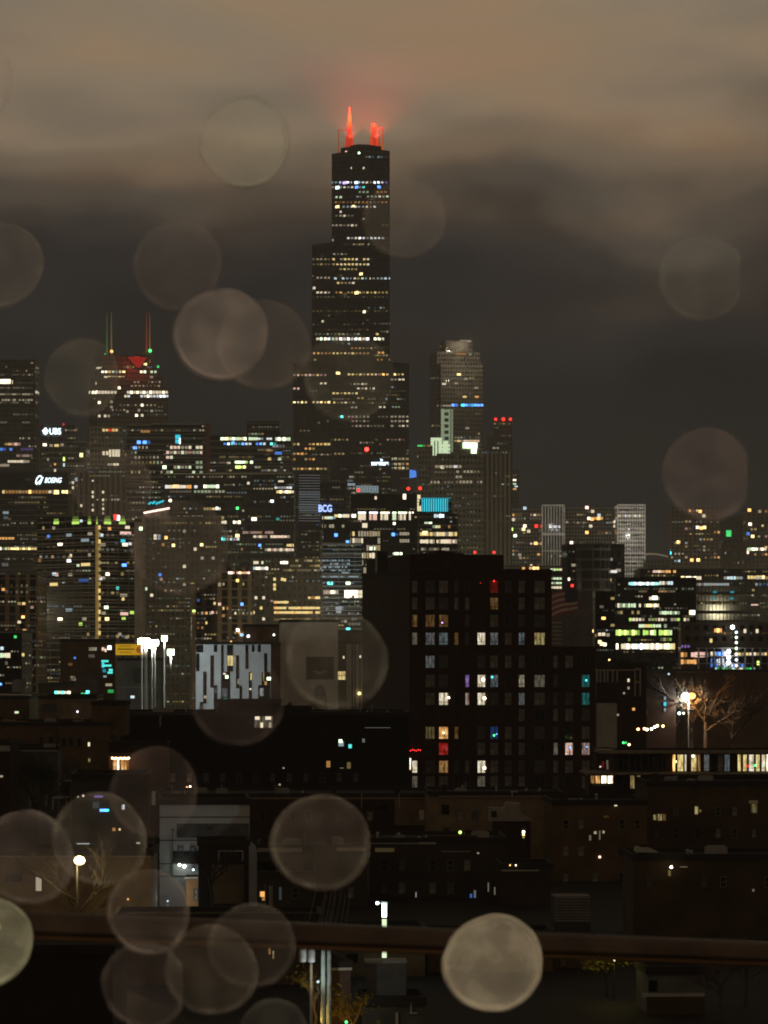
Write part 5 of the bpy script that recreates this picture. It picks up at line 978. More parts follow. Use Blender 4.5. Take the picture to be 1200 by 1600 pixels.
# glowing porch
b = Bld('porch_house', 'dark house with a glowing orange bay porch under string lights', 'house', 168, 170, 262, 1166, 520, 2, BR_DARK, 10)
m = MB(); facebox(b, m, 172, 205, 1176, 1181, 1.6); b.part('porch_roof', m, WOODM)
for i in range(9): b.bulb(175.5 + i * 3.2, 1184.5 + (i % 2) * .7, 1.5, R.choice(('w5', 'y5', 'o5')), 'string_bulb', -1.4)
for x, w, k_ in ((179, 6, 'o3x'), (184.5, 5, 'w4x'), (193.5, 10, 'o3x'), (200, 3, 'o2x')): b.frame_win(x, 1195, w, 17, k_, bsdf_mat('frame_wood', (.20, .10, .04)), 0 if w < 8 else 1, .8)
m = MB(); m.box(b.u(171, 0), b.u(206, 0), -1.5, -.02, b.z(1210), b.z(1207)); b.part('porch_floor', m, WOODM)
l = bpy.data.lights.new('porch_light', 'POINT'); l.energy = 90; l.color = (1, .55, .2); l.shadow_soft_size = .3; o = bpy.data.objects.new('porch_light', l); COL.objects.link(o); o.parent = b.root; o.location = (b.u(188, 0), -1.2, b.z(1190)); b.finish(roof=ROOFM)
# left foreground
b = Bld('house', 'plain grey-sided house with a white corner trim behind a dark tree', 'house', 16, 18, 90, 1173, 455, 3, GREYD := brick('siding_grey', (.11, .112, .12), .15, .8), 12)
m = MB(); facebox(b, m, 16, 18.5, 1173, 1270, .15); facebox(b, m, 16, 90, 1172, 1174, .2); b.part('corner_trim', m, PALE)
for x in (47, 73): b.frame_win(x, 1251, 7, 23, CURT, FRM, 0)
m = MB(); facebox(b, m, 68, 87, 1162, 1168, .3); b.part('roof_unit', m, CONC); b.finish(roof=ROOFM)
b = Bld('house', 'dark red-brown house with a pale roof edge at the left border', 'house', -40, -40, 15.5, 1166, 440, 0, brick('brick_maroon', (.055, .025, .018)), 12)
m = MB(); facebox(b, m, -40, 15.5, 1165, 1174, .3); b.part('pale_fascia', m, PALE); b.win(2, 1213, 5, 3, 'w2'); b.finish(roof=ROOFM)
tree('leafy_tree', 'dark narrow tree against the plain grey-sided house', 56, 1330, 440, 12.5, .45, BARKD, LEAF, 5, 77, 1800)
tree('leafy_tree', 'dark tree behind the wooden porches left of the orange bay porch', 130, 1330, 470, 13, .8, BARKD, LEAF, 5, 78, 2200)
# wooden rear porches
p = at(85, 1330, 420); root = empty('rear_porch', 'tall wooden rear porches with posts and rails at left', 'porch', (p.x, p.y, 0)); k = 420 / F
def rx(x): return (x - 85) * k
def rz(y): return CH + (HZ - y) * k
m = MB()
for x in (113, 119): m.box(rx(x) - .22, rx(x) + .22, -.2, .2, 0, rz(1216))
m.build('post', BR_TAN, root)
for y in (1219, 1245): 
    m = MB(); m.box(rx(100), rx(162), -1.5, 1.5, rz(y) - .15, rz(y)); m.build('deck', WOODM, root)
m = MB()
for x in range(123, 162, 7): m.box(rx(x) - .05, rx(x) + .05, -1.5, -1.4, rz(1290), rz(1219))
m.build('baluster', POLEM, root); m = MB(); m.box(rx(83), rx(108), -1.2, -1.0, rz(1247), rz(1244)); m.box(rx(83), rx(85), -1.2, -1.0, rz(1265), rz(1247)); m.box(rx(104), rx(106), -1.2, -1.0, rz(1256), rz(1247)); m.build('stair_rail', PALE, root)
b = Bld('apartment_house', 'shadowed house with small blue lights and one white window behind the yellow lamp', 'house', 108, 112, 232, 1218, 400, 3, brick('siding_dim', (.055, .05, .045), .2, .8), 14)
for x, y, w, h, k_ in ((154, 1244.5, 14, 3, 'p2'), (162, 1266, 12, 4, 'b4'), (167, 1266, 6, 3, 'k4'), (150, 1258, 10, 10, 'c0'), (178, 1296, 5, 5, 'o2'), (187, 1296, 3, 3, 'y3'), (216, 1319, 6, 6, 'w2'), (109, 1306, 4, 18, 'y2'), (130, 1243.5, 2.5, 3, 'w3'), (122, 1245, 2.5, 2.5, 'w2'), (130, 1321, 20, 6, 'n3')): b.win(x, y, w, h, k_)
b.frame_win(192.5, 1261, 7, 10, 'n3x', FRM, 0); b.finish(roof=ROOFM)
b = Bld('garage', 'long brown garage wall with one pale arched doorway behind the yellow lamp', 'garage', -40, -40, 236, 1338, 322, 0, BR_TAN, 9)
b.frame_win(60.5, 1381, 12, 25, 'w2', FRM, 0); m = MB(); facebox(b, m, 7, 35, 1366, 1378, .1); b.part('dark_vent', m, DARKMETAL)
m = MB(); facebox(b, m, 138, 161, 1350, 1362, .15); b.part('fuse_box', m, bsdf_mat('box_grey', (.3, .3, .28))); m = MB(); facebox(b, m, -40, 236, 1337, 1339, .2); b.part('coping', m, CONC); b.finish(roof=ROOFM)
# grey modern house
b = Bld('modern_house', 'grey panelled modern house with dark joint lines and a lit left side', 'house', 237.5, 250, 390, 1258, 352, 4, GREYP, 12)
m = MB(); z0 = b.zt; facebox(b, m, 237, 243, 1236, 1258, 0)
b.part('roof_fin', m, PALE)
m = MB()
for y in (1277, 1313, 1349.5, 1369): m.box(-.05, b.u(390, 0), -.06, -.01, b.z(y + .7), b.z(y - .7)); m.box(-.06, -.01, 0, 12, b.z(y + .7), b.z(y - .7))
b.part('panel_joints', m, DARKMETAL)
m = MB(); facebox(b, m, 276, 389, 1287, 1309, .04); b.part('recess_panel', m, brick('panel_dark', (.11, .11, .105), .5, .4))
m = MB(); facebox(b, m, 269, 388, 1330, 1349, .05); b.part('dark_panel', m, brick('panel_darker', (.05, .05, .05), .4, .4))
for x in (282, 301): b.frame_win(x, 1329, 9, 13, 'c0', FRM, 0)
m = MB(); facebox(b, m, 324, 331, 1291, 1296, .2); facebox(b, m, 268, 272, 1296, 1298, .4); facebox(b, m, 269.2, 270.2, 1298, 1368, .2); b.part('wall_vent', m, DARKMETAL)
b.bulb(280.5, 1351.5, 2.2, 'g5', 'lamp', -.6); b.bulb(288, 1353.5, 2.6, 'n5', 'lamp', -.6); b.bulb(302, 1359, 1.8, 'c4', 'lamp', -.6)
m = MB(); facebox(b, m, 256, 266, 1395, 1401, .5); b.part('meter_box', m, PALE)
m = MB(); facebox(b, m, 388, 401, 1330, 1420, .6); m.prism([(b.u(x, 0), b.z(y)) for x, y in ((388, 1330), (401, 1330), (399, 1322), (394, 1317), (385, 1314.5), (376, 1314.5), (376, 1318), (384, 1319))], -.6, .2); b.part('curved_end_wall', m, GREYP)
l = bpy.data.lights.new('passage_light', 'POINT'); l.energy = 45; l.color = (.8, 1, .85); l.shadow_soft_size = .2; o = bpy.data.objects.new('passage_light', l); COL.objects.link(o); o.parent = b.root; o.location = (-1.6, 1.0, b.z(1345)); b.finish(roof=ROOFM)
b = Bld('annex', 'narrow pale green annex against the left side of the grey modern house', 'annex', 230.5, 230.5, 239, 1340, 346, 0, brick('annex_green', (.20, .22, .15)), 5); b.bulb(235, 1337, 1.2, 'g3', 'lamp', 1); b.finish()
b = Bld('shed', 'dark timber-framed shed with a tan wall in front of the grey modern house', 'shed', 308, 310, 389, 1322, 338, 3, brick('shed_black', (.02, .019, .018)), 6)
m = MB(); facebox(b, m, 330, 381, 1351, 1412, .08); b.part('tan_wall', m, brick('shed_tan', (.12, .095, .06), .4, .3)); m = MB(); facebox(b, m, 341, 380, 1329, 1330.5, .3); facebox(b, m, 341, 342.5, 1330.5, 1345, .3); facebox(b, m, 378.5, 380, 1330.5, 1345, .3); b.part('awning_frame', m, POLEM); b.finish(roof=ROOFM)
b = Bld('shed', 'small orange-brown shed with two pale panes left of the timber-framed shed', 'shed', 290, 291, 309, 1371, 340, 3, brick('shed_orange', (.22, .11, .04)), 4); b.frame_win(305.5, 1393, 7, 8, CURT, FRM, 0); b.frame_win(305.5, 1402, 7, 8, CURT, FRM, 0)
m = MB(); facebox(b, m, 288, 309, 1370, 1372.5, .3); b.part('eave', m, PALE); b.finish()
tree('bare_tree', 'scraggly bare tree against the tan shed wall', 330, 1430, 330, 7, .9, BARKD, None, 5, 55, 0)
# middle roofs
b = Bld('warehouse', 'long low roof with a thin tan parapet under the black apartment block', 'warehouse', 240, 243, 672, 1247, 470, 1, BR_DARK, 20)
m = MB(); facebox(b, m, 286, 672, 1246, 1249, .2); b.part('parapet_cap', m, bsdf_mat('cap_tan', (.24, .18, .11))); m = MB()
for x in (289, 565, 624): facebox(b, m, x - .6, x + .6, 1240, 1262, .3)
b.part('flue', m, POLEM); m = MB(); facebox(b, m, 617, 671, 1250, 1290, .15); b.part('pale_bay', m, BR_TAN); m = MB(); facebox(b, m, 585, 606, 1258, 1268, .1); b.part('dark_opening', m, NIGHT); b.clutter(12, 3); b.dark_row(1275, range(410, 600, 24), 9, 14); b.finish(roof=ROOFM)
b = Bld('warehouse', 'tan-brown low building with a white roof hatch right of the long low roof', 'warehouse', 668, 672, 880, 1244, 455, 2, BR_TAN, 16)
m = MB(); facebox(b, m, 686, 872, 1243, 1246, .2); b.part('parapet_cap', m, bsdf_mat('cap_tan', (.24, .18, .11))); m = MB(); facebox(b, m, 690, 702, 1257, 1272, .1); b.part('doorway', m, NIGHT); m = MB(); facebox(b, m, 655, 662, 1266, 1280, 1); facebox(b, m, 799, 801, 1238, 1246, .4); facebox(b, m, 797, 809, 1236, 1238, .4); b.part('roof_pipe', m, PALE); b.clutter(7, 4); b.dark_row(1275, (720, 742), 10, 15); b.finish(roof=ROOFM)
p = at(795, 1283, 420); root = empty('rooftop_unit', 'white box-shaped rooftop unit with a dark vent and sloping side', 'rooftop unit', p); k = 420 / F
m = MB(); m.prism([(-31 * k, 0), (38 * k, 0), (36 * k, 3 * k), (20 * k, 10 * k), (18 * k, 27 * k), (-4 * k, 29 * k), (-8 * k, 20 * k), (-31 * k, 21 * k)], 0, 3.0); m.build('housing', brick('unit_white', (.36, .33, .28), .2, 1), root); m = MB(); m.box(-27 * k, -19 * k, -.1, -.01, 6 * k, 16 * k); m.build('vent', NIGHT, root)
m = MB(); m.box(-25 * k, 34 * k, .2, 2.8, -p.z, -.01); m.build('plinth', BR_DARK, root)
b = Bld('warehouse', 'dark flat-roofed block with a green roof lamp right of the big round drop', 'warehouse', 574, 578, 790, 1318, 385, 1, brick('wall_umber', (.055, .040, .030)), 14)
m = MB(); facebox(b, m, 668, 745, 1306, 1318, -2); b.part('roof_step', m, BR_DARK); m = MB(); facebox(b, m, 655, 681, 1316, 1319, .4); facebox(b, m, 690, 735, 1330, 1331.2, .2); facebox(b, m, 580, 655, 1317, 1318.6, .2); b.part('roof_flashing', m, PALE)
b.bulb(719, 1300.5, 2.4, 'l4', 'roof_lamp', 3); b.win(601, 1328, 30, 6, 'y0'); b.win(650, 1398, 1, 8, 'n2'); b.win(736, 1400, 3, 7, 'b2'); b.win(742, 1397, 3, 12, 'n1'); b.win(747, 1333, 3, 2, 'w2'); b.win(763, 1386, 2, 14, 'w1'); b.win(773, 1392, 2, 12, 'w1'); b.win(800, 1400, 20, .6, 'w1'); b.clutter(9, 5); b.dark_row(1352, (600, 628, 676, 704, 730), 10, 17); b.dark_row(1388, (600, 628, 676, 704), 10, 17); b.finish(roof=ROOFM)
b = Bld('house', 'low house with a broken white roof edge seen through the big round drop', 'house', 400, 402, 574, 1329, 372, 1, brick('wall_taupe', (.07, .058, .045)), 12)
m = MB(); facebox(b, m, 402, 472, 1325, 1331, .3); facebox(b, m, 526, 572, 1324, 1330, .3); b.part('white_fascia', m, bsdf_mat('fascia_white', (.50, .44, .36))); m = MB(); facebox(b, m, 493, 526, 1319, 1420, .5); b.part('chimney_breast', m, BR_DARK); m = MB(); facebox(b, m, 402, 450, 1346, 1361, .06); facebox(b, m, 476, 490, 1344, 1360, .06); b.part('dark_window', m, NIGHT); m = MB(); facebox(b, m, 402, 492, 1361, 1362.2, .3); facebox(b, m, 491, 493, 1322, 1390, .35); b.part('gutter', m, WOODM)
for x, y, w, h, k_ in ((410, 1397, 7, 8, 'o3'), (412, 1404, 5, 6, 'o2')): b.win(x, y, w, h, k_)
m = MB(); facebox(b, m, 414, 415, 1382, 1425, .3); facebox(b, m, 420, 426, 1384, 1425, .2); b.part('door_frame', m, PALE); b.win(438, 1396, 4, 20, 'c0'); b.clutter(5, 6); b.dark_row(1395, (462, 548), 10, 18); b.finish(roof=ROOFM)
# tall strip light, seen above and below the rail
p = at(600.5, 1500, 290); root = empty('light_column', 'tall glowing white-green strip light standing behind the balcony rail', 'light', (p.x, p.y, 0)); k = 290 / F
m = MB(); m.box(-5 * k, 5 * k, 0, .1, CH - (1412 - HZ) * k, CH - (1409 - HZ) * k); m.box(-6 * k, 6 * k, 0, .3, 0, CH - (1502 - HZ) * k); m.build('mount', POLEM, root)
m = MB(); m.box(-3.4 * k, 3.4 * k, -.06, .1, CH - (1433 - HZ) * k, CH - (1412 - HZ) * k); m.build('upper_tube', glow('c5'), root); m = MB(); m.box(-3.6 * k, 3.6 * k, -.06, .1, CH - (1501 - HZ) * k, CH - (1436 - HZ) * k); m.build('lower_tube', glow('g3'), root)
place('bulb', 'ball', glow('c5'), (-11 * k, -.1, CH - (1411 - HZ) * k), (2.4 * k,) * 3, root); m = MB(); m.box(-12 * k, -4 * k, .02, .06, CH - (1412 - HZ) * k, CH - (1410.5 - HZ) * k); m.build('bracket', POLEM, root)
l = bpy.data.lights.new('strip_glow', 'POINT'); l.energy = 30; l.color = (.8, 1, .85); l.shadow_soft_size = .3; o = bpy.data.objects.new('strip_glow', l); COL.objects.link(o); o.parent = root; o.location = (0, -1.0, 6.0)
# right: long flat-roofed modern house
b = Bld('modern_house', 'long flat-roofed modern house with two thin roof slabs and warm lit rooms', 'house', 944, 962, 1240, 1172, 500, 2, BR_DARK, 10)
m = MB(); m.box(b.u(938, 0), b.u(1245, 0), -1.6, 9, b.z(1177), b.z(1172)); b.part('upper_roof_slab', m, bsdf_mat('slab_tan', (.26, .22, .15))); m = MB(); m.box(b.u(914, 0), b.u(1245, 0), -2.4, 9, b.z(1209.5), b.z(1206.5)); b.part('lower_roof_slab', m, bsdf_mat('slab_tan', (.26, .22, .15)))
for x, w, k_ in ((1053, 5, 'o4x'), (1063, 10, 'y3x'), (1071, 4, 'w3x'), (1084, 9, 'y3x'), (1092, 5, 'o2x'), (1104, 9, 'n1x'), (1116, 10, NIGHT), (1126, 9, CURT), (1136, 9, 'c1x'), (1155, 6, 'y3x'), (1164, 7, 'y3x'), (1174, 9, 'w3x'), (1184, 7, 'y3x'), (1193, 7, 'w3x'), (1200, 6, 'w4x')): b.frame_win(x, 1192, w, 27, k_, FRM, 0, .2 if w > 6 else 0, .06)
for x, w in ((973, 16), (992, 18), (1012, 18), (1034, 14)): b.frame_win(x, 1192, w, 27, NIGHT, FRM, 1)
for x, w, k_ in ((925, 7, 'o2x'), (933, 8, 'o3x'), (943, 10, 'w4x'), (953, 9, 'w4x')): 
    pass
for x, w, k_ in ((988, 8, 'y2x'), (998, 7, 'y2x'), (968, 10, NIGHT), (1026, 30, NIGHT)): b.frame_win(x, 1222, w, 22, k_, FRM, 0)
b.win(1168, 1197, 5, 3, 'r3'); b.win(1180, 1196, 3, 3, 'G4'); b.bulb(1056, 1190, 1.4, 'o5', 'room_lamp', -.3); b.bulb(1083, 1181.5, 1.5, 'w5', 'room_lamp', -.3)
m = MB(); facebox(b, m, 1015, 1060, 1224, 1229, 1.2); b.part('planter', m, BR_TAN); b.finish()
b = Bld('pavilion', 'brightly lit low glazed room at the left end of the long flat-roofed house', 'garden room', 918, 920, 960, 1211, 494, 2, BR_DARK, 6)
for x, w, k_ in ((926, 7, 'o2x'), (934, 8, 'o3x'), (943.5, 9, 'w4x'), (953.5, 9, 'w4x')): b.frame_win(x, 1218, w, 13, k_, FRM, 0, 0, .06)
m = MB(); facebox(b, m, 926, 954, 1224, 1228, 1.0); b.part('terrace_rail', m, BR_TAN); b.finish()
b = Bld('house', 'low dark house corner with a reddish window beside the apartment block base', 'house', 930, 932, 958, 1176, 515, 2, BR_DARK, 6); b.frame_win(942, 1195, 6, 12, 'r1x', FRM, 0); b.frame_win(949, 1195, 5, 16, 'w1x', FRM, 0); b.bulb(938, 1198, 1.3, 'n3', 'lamp', -.3); b.finish(roof=ROOFM)
# right foreground roofs
UMB = brick('wall_dark_umber', (.12, .078, .036), .35, .3)
b = Bld('apartment_house', 'wide dark brown houses with a few tiny lit windows at lower right', 'houses', 858, 864, 1010, 1258, 412, 2, UMB, 14)
for x, y, w, h, k_ in ((962, 1258, 4, 3, 'w3'), (947, 1276, 8, 3, 'o0'), (922, 1309, 3, 8, 'w1'), (930, 1301, 4, 4, 'w2'), (937, 1305, 2, 14, 'w1'), (943, 1300, 3, 4, 'w2'), (937, 1339, 3, 3, 'i4'), (866, 1392, 3, 9, 'o3'), (904, 1394, 5, 6, 'y3')): b.win(x, y, w, h, k_)
b.clutter(5, 7); b.dark_row(1288, (884, 908, 972, 996), 9, 15); b.dark_row(1330, (884, 908, 972, 996), 9, 15); b.dark_row(1372, (884, 930, 972), 9, 15)
b.finish(roof=ROOFM)
b = Bld('apartment_house', 'dark gabled house with three faint yellow windows at right', 'house', 1008, 1012, 1240, 1228, 430, 2, brick('wall_night_brown', (.085, .056, .030), .35, .3), 14)
for x, y, w, h, k_ in ((1023, 1277, 4, 8, 'y2x'), (1031, 1277, 6, 10, 'y2x'), (1038, 1277, 4, 10, 'o1x'), (1088, 1266, 5, 12, 'y2x'), (1094, 1267, 3, 4, 'y1'), (1178, 1263, 9, 14, 'y1x'), (1177, 1253, 14, 5, 'y0')): b.win(x, y, w, h, k_)
m = MB(); m.prism([(b.u(1100, 0), b.z(1340)), (b.u(1240, 0), b.z(1340)), (b.u(1240, 0), b.z(1325)), (b.u(1150, 0), b.z(1326)), (b.u(1100, 0), b.z(1331))], -4, -.05); b.part('lower_roof', m, brick('roof_slate', (.06, .055, .04))); b.clutter(6, 8); b.dark_row(1268, (1056, 1122, 1148), 8, 14); b.dark_row(1302, (1026, 1056, 1090, 1122, 1148, 1178), 8, 14); b.finish(roof=ROOFM)
b = Bld('house', 'dark house with an amber lamp over its yard at lower right', 'house', 985, 990, 1240, 1345, 330, 2, brick('wall_brown_black', (.075, .050, .025), .35, .3), 10)
b.bulb(1049, 1355, 2.1, 'w5', 'yard_lamp', -1); b.win(1046, 1364, 4, 9, 'y1'); b.win(1068, 1354.5, 12, 1.2, 'w1'); b.win(1177, 1391, 3, 4, 'w1'); m = MB(); m.prism([(b.u(995, 0), b.z(1332)), (b.u(1030, 0), b.z(1332)), (b.u(1014, 0), b.z(1325)), (b.u(996, 0), b.z(1325))], 0, 3); b.part('dormer', m, PALE); b.clutter(6, 9); b.dark_row(1378, (1015, 1100, 1130, 1200), 10, 17); b.finish(roof=ROOFM)
bead('small yellow lantern glowing under the white rooftop unit', 818, 1300, 400, 1.9, ((0, 0, 'w5'), (0, -4, 'y4'), (0, -8, 'y2')))
b = Bld('shed', 'small dark outhouse with a lit amber ledge left of the wide brown houses', 'shed', 780, 783, 862, 1358, 372, 2, brick('outhouse', (.055, .038, .030)), 8); b.win(801, 1352, 0.1, .1, 'o0'); m = MB(); facebox(b, m, 783, 842, 1359, 1361, .3); b.part('roof_edge', m, PALE); b.bulb(797, 1352, 1.2, 'o4', 'lamp', -.5); b.bulb(806, 1352, 1.3, 'w4', 'lamp', -.5); b.finish(roof=ROOFM)
b = Bld('louvred_plant', 'grey louvred plant enclosure standing just above the rail at right', 'plant enclosure', 864, 866, 923, 1401, 322, 2, DARKMETAL, 4)
m = MB()
for i in range(9): facebox(b, m, 866, 922.5, 1402 + i * 4.4, 1404.6 + i * 4.4, .2)
b.part('louvres', m, bsdf_mat('louvre_grey', (.20, .18, .15))); b.finish()
# ---- below the rail
b = Bld('flat_roof_house', 'black flat-roofed house below the rail at the lower left corner', 'house', -60, -60, 176, 1492, 215, 0, brick('wall_pitch', (.028, .020, .013)), 12); b.finish(roof=ROOFM)
b = Bld('apartment_house', 'brown-black house wall behind the utility poles below the rail', 'house', 176, 180, 500, 1440, 285, 2, brick('wall_coffee', (.085, .060, .036), .4, .4), 8); b.win(412, 1474, 3, 4, 'y3'); b.win(421, 1480, 3, 22, 'o2x'); b.win(427, 1492, 2.4, 12, 'y2x'); b.finish(roof=ROOFM)
b = Bld('garage', 'maroon boarded garage with three panels beside the utility poles', 'garage', 516, 518, 548, 1516, 246, 10, brick('boards_maroon', (.075, .045, .038)), 9)
m = MB()
for y in (1536, 1559, 1581): facebox(b, m, 518, 547.8, y, y + 1.6, .03)
b.part('board_joint', m, DARKMETAL); m = MB(); facebox(b, m, 517, 549, 1512, 1516, .2); b.part('eave', m, PALE); b.finish(roof=ROOFM)
b = Bld('house', 'brown house wall with a black opening behind the grey rooftop tank', 'house', 500, 504, 664, 1462, 292, 2, brick('wall_chestnut', (.10, .068, .038), .4, .4), 8); m = MB(); facebox(b, m, 541, 559, 1490, 1504, .1); b.part('opening', m, NIGHT); b.finish(roof=ROOFM)
p = at(603, 1562, 250); root = empty('rooftop_tank', 'grey square rooftop unit with a bright top edge in front of the strip light', 'rooftop unit', p, rad(3)); k = 250 / F
m = MB(); m.box(-31 * k, 32 * k, 0, 2.2, 0, 57 * k); m.build('housing', brick('tank_grey', (.15, .145, .135), .2, .8), root); m = MB(); m.box(-32 * k, 33 * k, -.08, 2.3, 57 * k + .005, 61 * k); m.build('lid', bsdf_mat('lid_grey', (.36, .38, .37)), root)
m = MB(); m.box(-28 * k, -22 * k, .2, 2, -p.z, -.005); m.box(20 * k, 28 * k, .2, 2, -p.z, -.005); m.box(-22 * k, 20 * k, 1.6, 2, -p.z, -.005); m.build('stand', BR_DARK, root)
b = Bld('house', 'low grey house with small white frames under the grey rooftop unit', 'house', 562, 566, 664, 1572, 245, 2, brick('wall_ash', (.075, .07, .06), .4, .5), 6); m = MB(); facebox(b, m, 618, 622, 1582, 1610, .1); facebox(b, m, 640, 652, 1582, 1584, .15); facebox(b, m, 641, 643, 1566, 1582, .15); b.part('white_frame', m, PALE); b.finish(roof=ROOFM)
for i, (x, yt, Y, r_, lab) in enumerate(((486, 1452, 243.2, .13, 'slim utility pole carrying two grey transformer drums'), (505, 1462, 243.8, .20, 'pale thick utility pole left of the maroon garage'), (514, 1458, 244.4, .20, 'palest utility pole touching the maroon garage'))):
    p = at(x, yt, Y); root = empty('utility_pole', lab, 'utility pole', (p.x, p.y, 0), 0, 'utility poles below the rail'); m = MB(); m.tube([(0, 0, 0), (0, 0, p.z * .5), (0, 0, p.z)], r_, r_ * .75, 8); m.build('pole', bsdf_mat('pole_pale', (.30, .34, .33), nscale=2) if i else WOODM, root)
    m = MB(); m.box(-1.0, 1.0, -.08, .08, p.z - .9, p.z - .75); m.build('crossarm', WOODM, root)
    if i == 0:
        for dx in (-.6, .02):
            m = MB(); m.lathe([(.26, p.z - 2.3), (.28, p.z - 2.2), (.28, p.z - 1.3), (.2, p.z - 1.2)], 12, (dx, -.35)); m.build('transformer', bsdf_mat('drum_grey', (.34, .32, .33)), root)
    for q in range(3):
        m = MB(); m.tube([(-.8 + .8 * q, 0, p.z - .7), (-.7 + .8 * q, 20, p.z - 1.4), (-.5 + .8 * q, 45, p.z - .3)], .02, .02, 3); m.build('wire', DARKMETAL, root)
tree('bare_tree', 'bare twiggy tree tangled behind the pale utility poles', 500, 1640, 266, 7.5, .9, BARK, None, 5, 61, 0)
tree('young_tree', 'young tree glowing amber beside a hidden lamp below the rail', 492, 1660, 248, 5.2, .5, bsdf_mat('lamplit_bark', (.42, .27, .06)), LEAFY, 4, 63, 60, None, .10)  # amber lamplight put into the bark colour
tree('young_tree', 'small yellow-lit bush at the bottom edge beside the maroon garage', 550, 1650, 240, 3.6, .6, bsdf_mat('lamplit_bark', (.42, .27, .06)), LEAFY, 4, 64, 200, None, .10)
tree('leafy_tree', 'shrub lit bright yellow just below the rail at right', 948, 1560, 275, 4.2, .9, BARKD, LEAFY, 5, 66, 700, None, .08)
def yard_lamp(label, px, py, Y, e, col, key):
    p = at(px, py, Y); root = empty('yard_lamp', label, 'lamp', (p.x, p.y, 0)); m = MB(); m.tube([(0, .2, 0), (0, .2, p.z)], .05, .05, 6); m.build('post', DARKMETAL, root); place('bulb', 'ball', glow(key), (0, 0, p.z), (.1,) * 3, root)
    l = bpy.data.lights.new('yard_light', 'POINT'); l.energy = e; l.color = col; l.shadow_soft_size = .1; o = bpy.data.objects.new('yard_light', l); COL.objects.link(o); o.parent = root; o.location = (0, -.3, p.z + .25)
yard_lamp('hidden amber yard lamp at the foot of the glowing young tree', 486, 1596, 244, 90, (1, .6, .1), 'y5'); yard_lamp('yard lamp beside the small yellow-lit bush at the bottom edge', 541, 1597, 237, 80, (1, .65, .12), 'G4'); yard_lamp('small lamp inside the yellow-lit shrub below the rail', 960, 1500, 272, 60, (1, .85, .1), 'w4')
b = Bld('house', 'small grey gabled house below the rail at lower right', 'house', 1006, 1012, 1102, 1523, 262, 4, brick('wall_mist', (.14, .135, .12), .3, .5), 6)
m = MB(); m.box(b.u(1004, 0), b.u(1100, 0), -.25, .3, b.z(1558), b.z(1552)); b.part('eave', m, PALE); m = MB(); facebox(b, m, 1014, 1027, 1532, 1549, .08); b.part('dark_window', m, NIGHT); m = MB(); facebox(b, m, 1010, 1100, 1557, 1640, .35); b.part('lower_wall', m, brick('wall_brown_black', (.075, .050, .025))); b.finish(roof=ROOFM)
b = Bld('house', 'dark house with two pale window jambs just below the rail right of the bright drop', 'house', 862, 866, 944, 1478, 300, 2, brick('wall_dark_umber', (.12, .078, .036)), 6); m = MB(); facebox(b, m, 876, 884, 1484, 1510, .1); facebox(b, m, 911, 917, 1484, 1512, .1); facebox(b, m, 876, 920, 1517, 1519, .2); b.part('pale_jamb', m, BR_TAN); b.finish(roof=ROOFM)
b = Bld('house', 'brown-black house filling the shadow below the rail behind the bright drop', 'house', 664, 668, 864, 1466, 296, 2, UMB, 6); b.finish(roof=ROOFM)
b = Bld('house', 'dark brown house at the lower right corner under the bare trees', 'house', 940, 944, 1250, 1490, 305, 2, brick('wall_brown_black', (.075, .050, .025)), 8); b.finish(roof=ROOFM)
tree('bare_tree', 'pale bare tree at lower right beside the small grey gabled house', 1125, 1640, 258, 5.6, 1.0, BARK, None, 5, 68, 0); tree('bare_tree', 'wider bare tree nearest the right border below the rail', 1165, 1640, 268, 6, 1.1, BARK, None, 5, 69, 0)

yard_lamp('white lamp added among the pale utility poles below the rail', 497, 1534, 242, 160, (.85, 1, .95), 'c3')  # lamp added to light the alley and its poles
yard_lamp('low white lamp added in front of the grey modern house to brighten it', 262, 1408, 338, 420, (.85, .95, 1), 'c3')  # lamp added to brighten the house front
yard_lamp('low warm lamp in the gap below the brown garage wall', 200, 1405, 312, 90, (1, .75, .4), 'o3')
# ================================================================== the balcony rail and the drops on the window
def rail():
    Y0, Y1 = 1.22, 1.44; a = at(-400, 1424, Y0 - .075); c = at(1600, 1502, Y1 + .06)
    L = (c - a).length; root = empty('balcony_rail', 'dark brown balcony rail blurred across the bottom of the view', 'rail', a); d = c - a
    root.rotation_euler = (0, -math.atan2(d.z, math.hypot(d.x, d.y)), math.atan2(d.y, d.x))
    m = MB(); pr = [(-.022, -.018), (.022, -.018), (.026, -.012), (.026, .006), (.018, .016), (.006, .0195), (-.012, .0195), (-.022, .014), (-.026, .004), (-.026, -.012)]
    n = len(m.v); k = len(pr)
    for x in (0, L): m.v += [(x, y * .31, z * .20) for y, z in pr]
    for i in range(k): j = (i + 1) % k; m.f.append([i, j, k + j, k + i]); m.mi.append(0)
    m.f.append(list(reversed(range(k)))); m.f.append([k + i for i in range(k)]); m.mi += [0, 0]
    m.build('top_bar', bsdf_mat('rail_bronze', (.030, .017, .009), .45, .4, noise=.6, nscale=30), root)
    m = MB(); m.tube([(0, -.0025, -.0046), (L, -.0025, -.0046)], .0015, .0015, 8); m.build('lower_highlight', bsdf_mat('highlight_copper', (.06, .03, .012), .4, .5, nscale=6), root)  # orange highlight on the rail's lower edge put in as a coloured bar
rail()
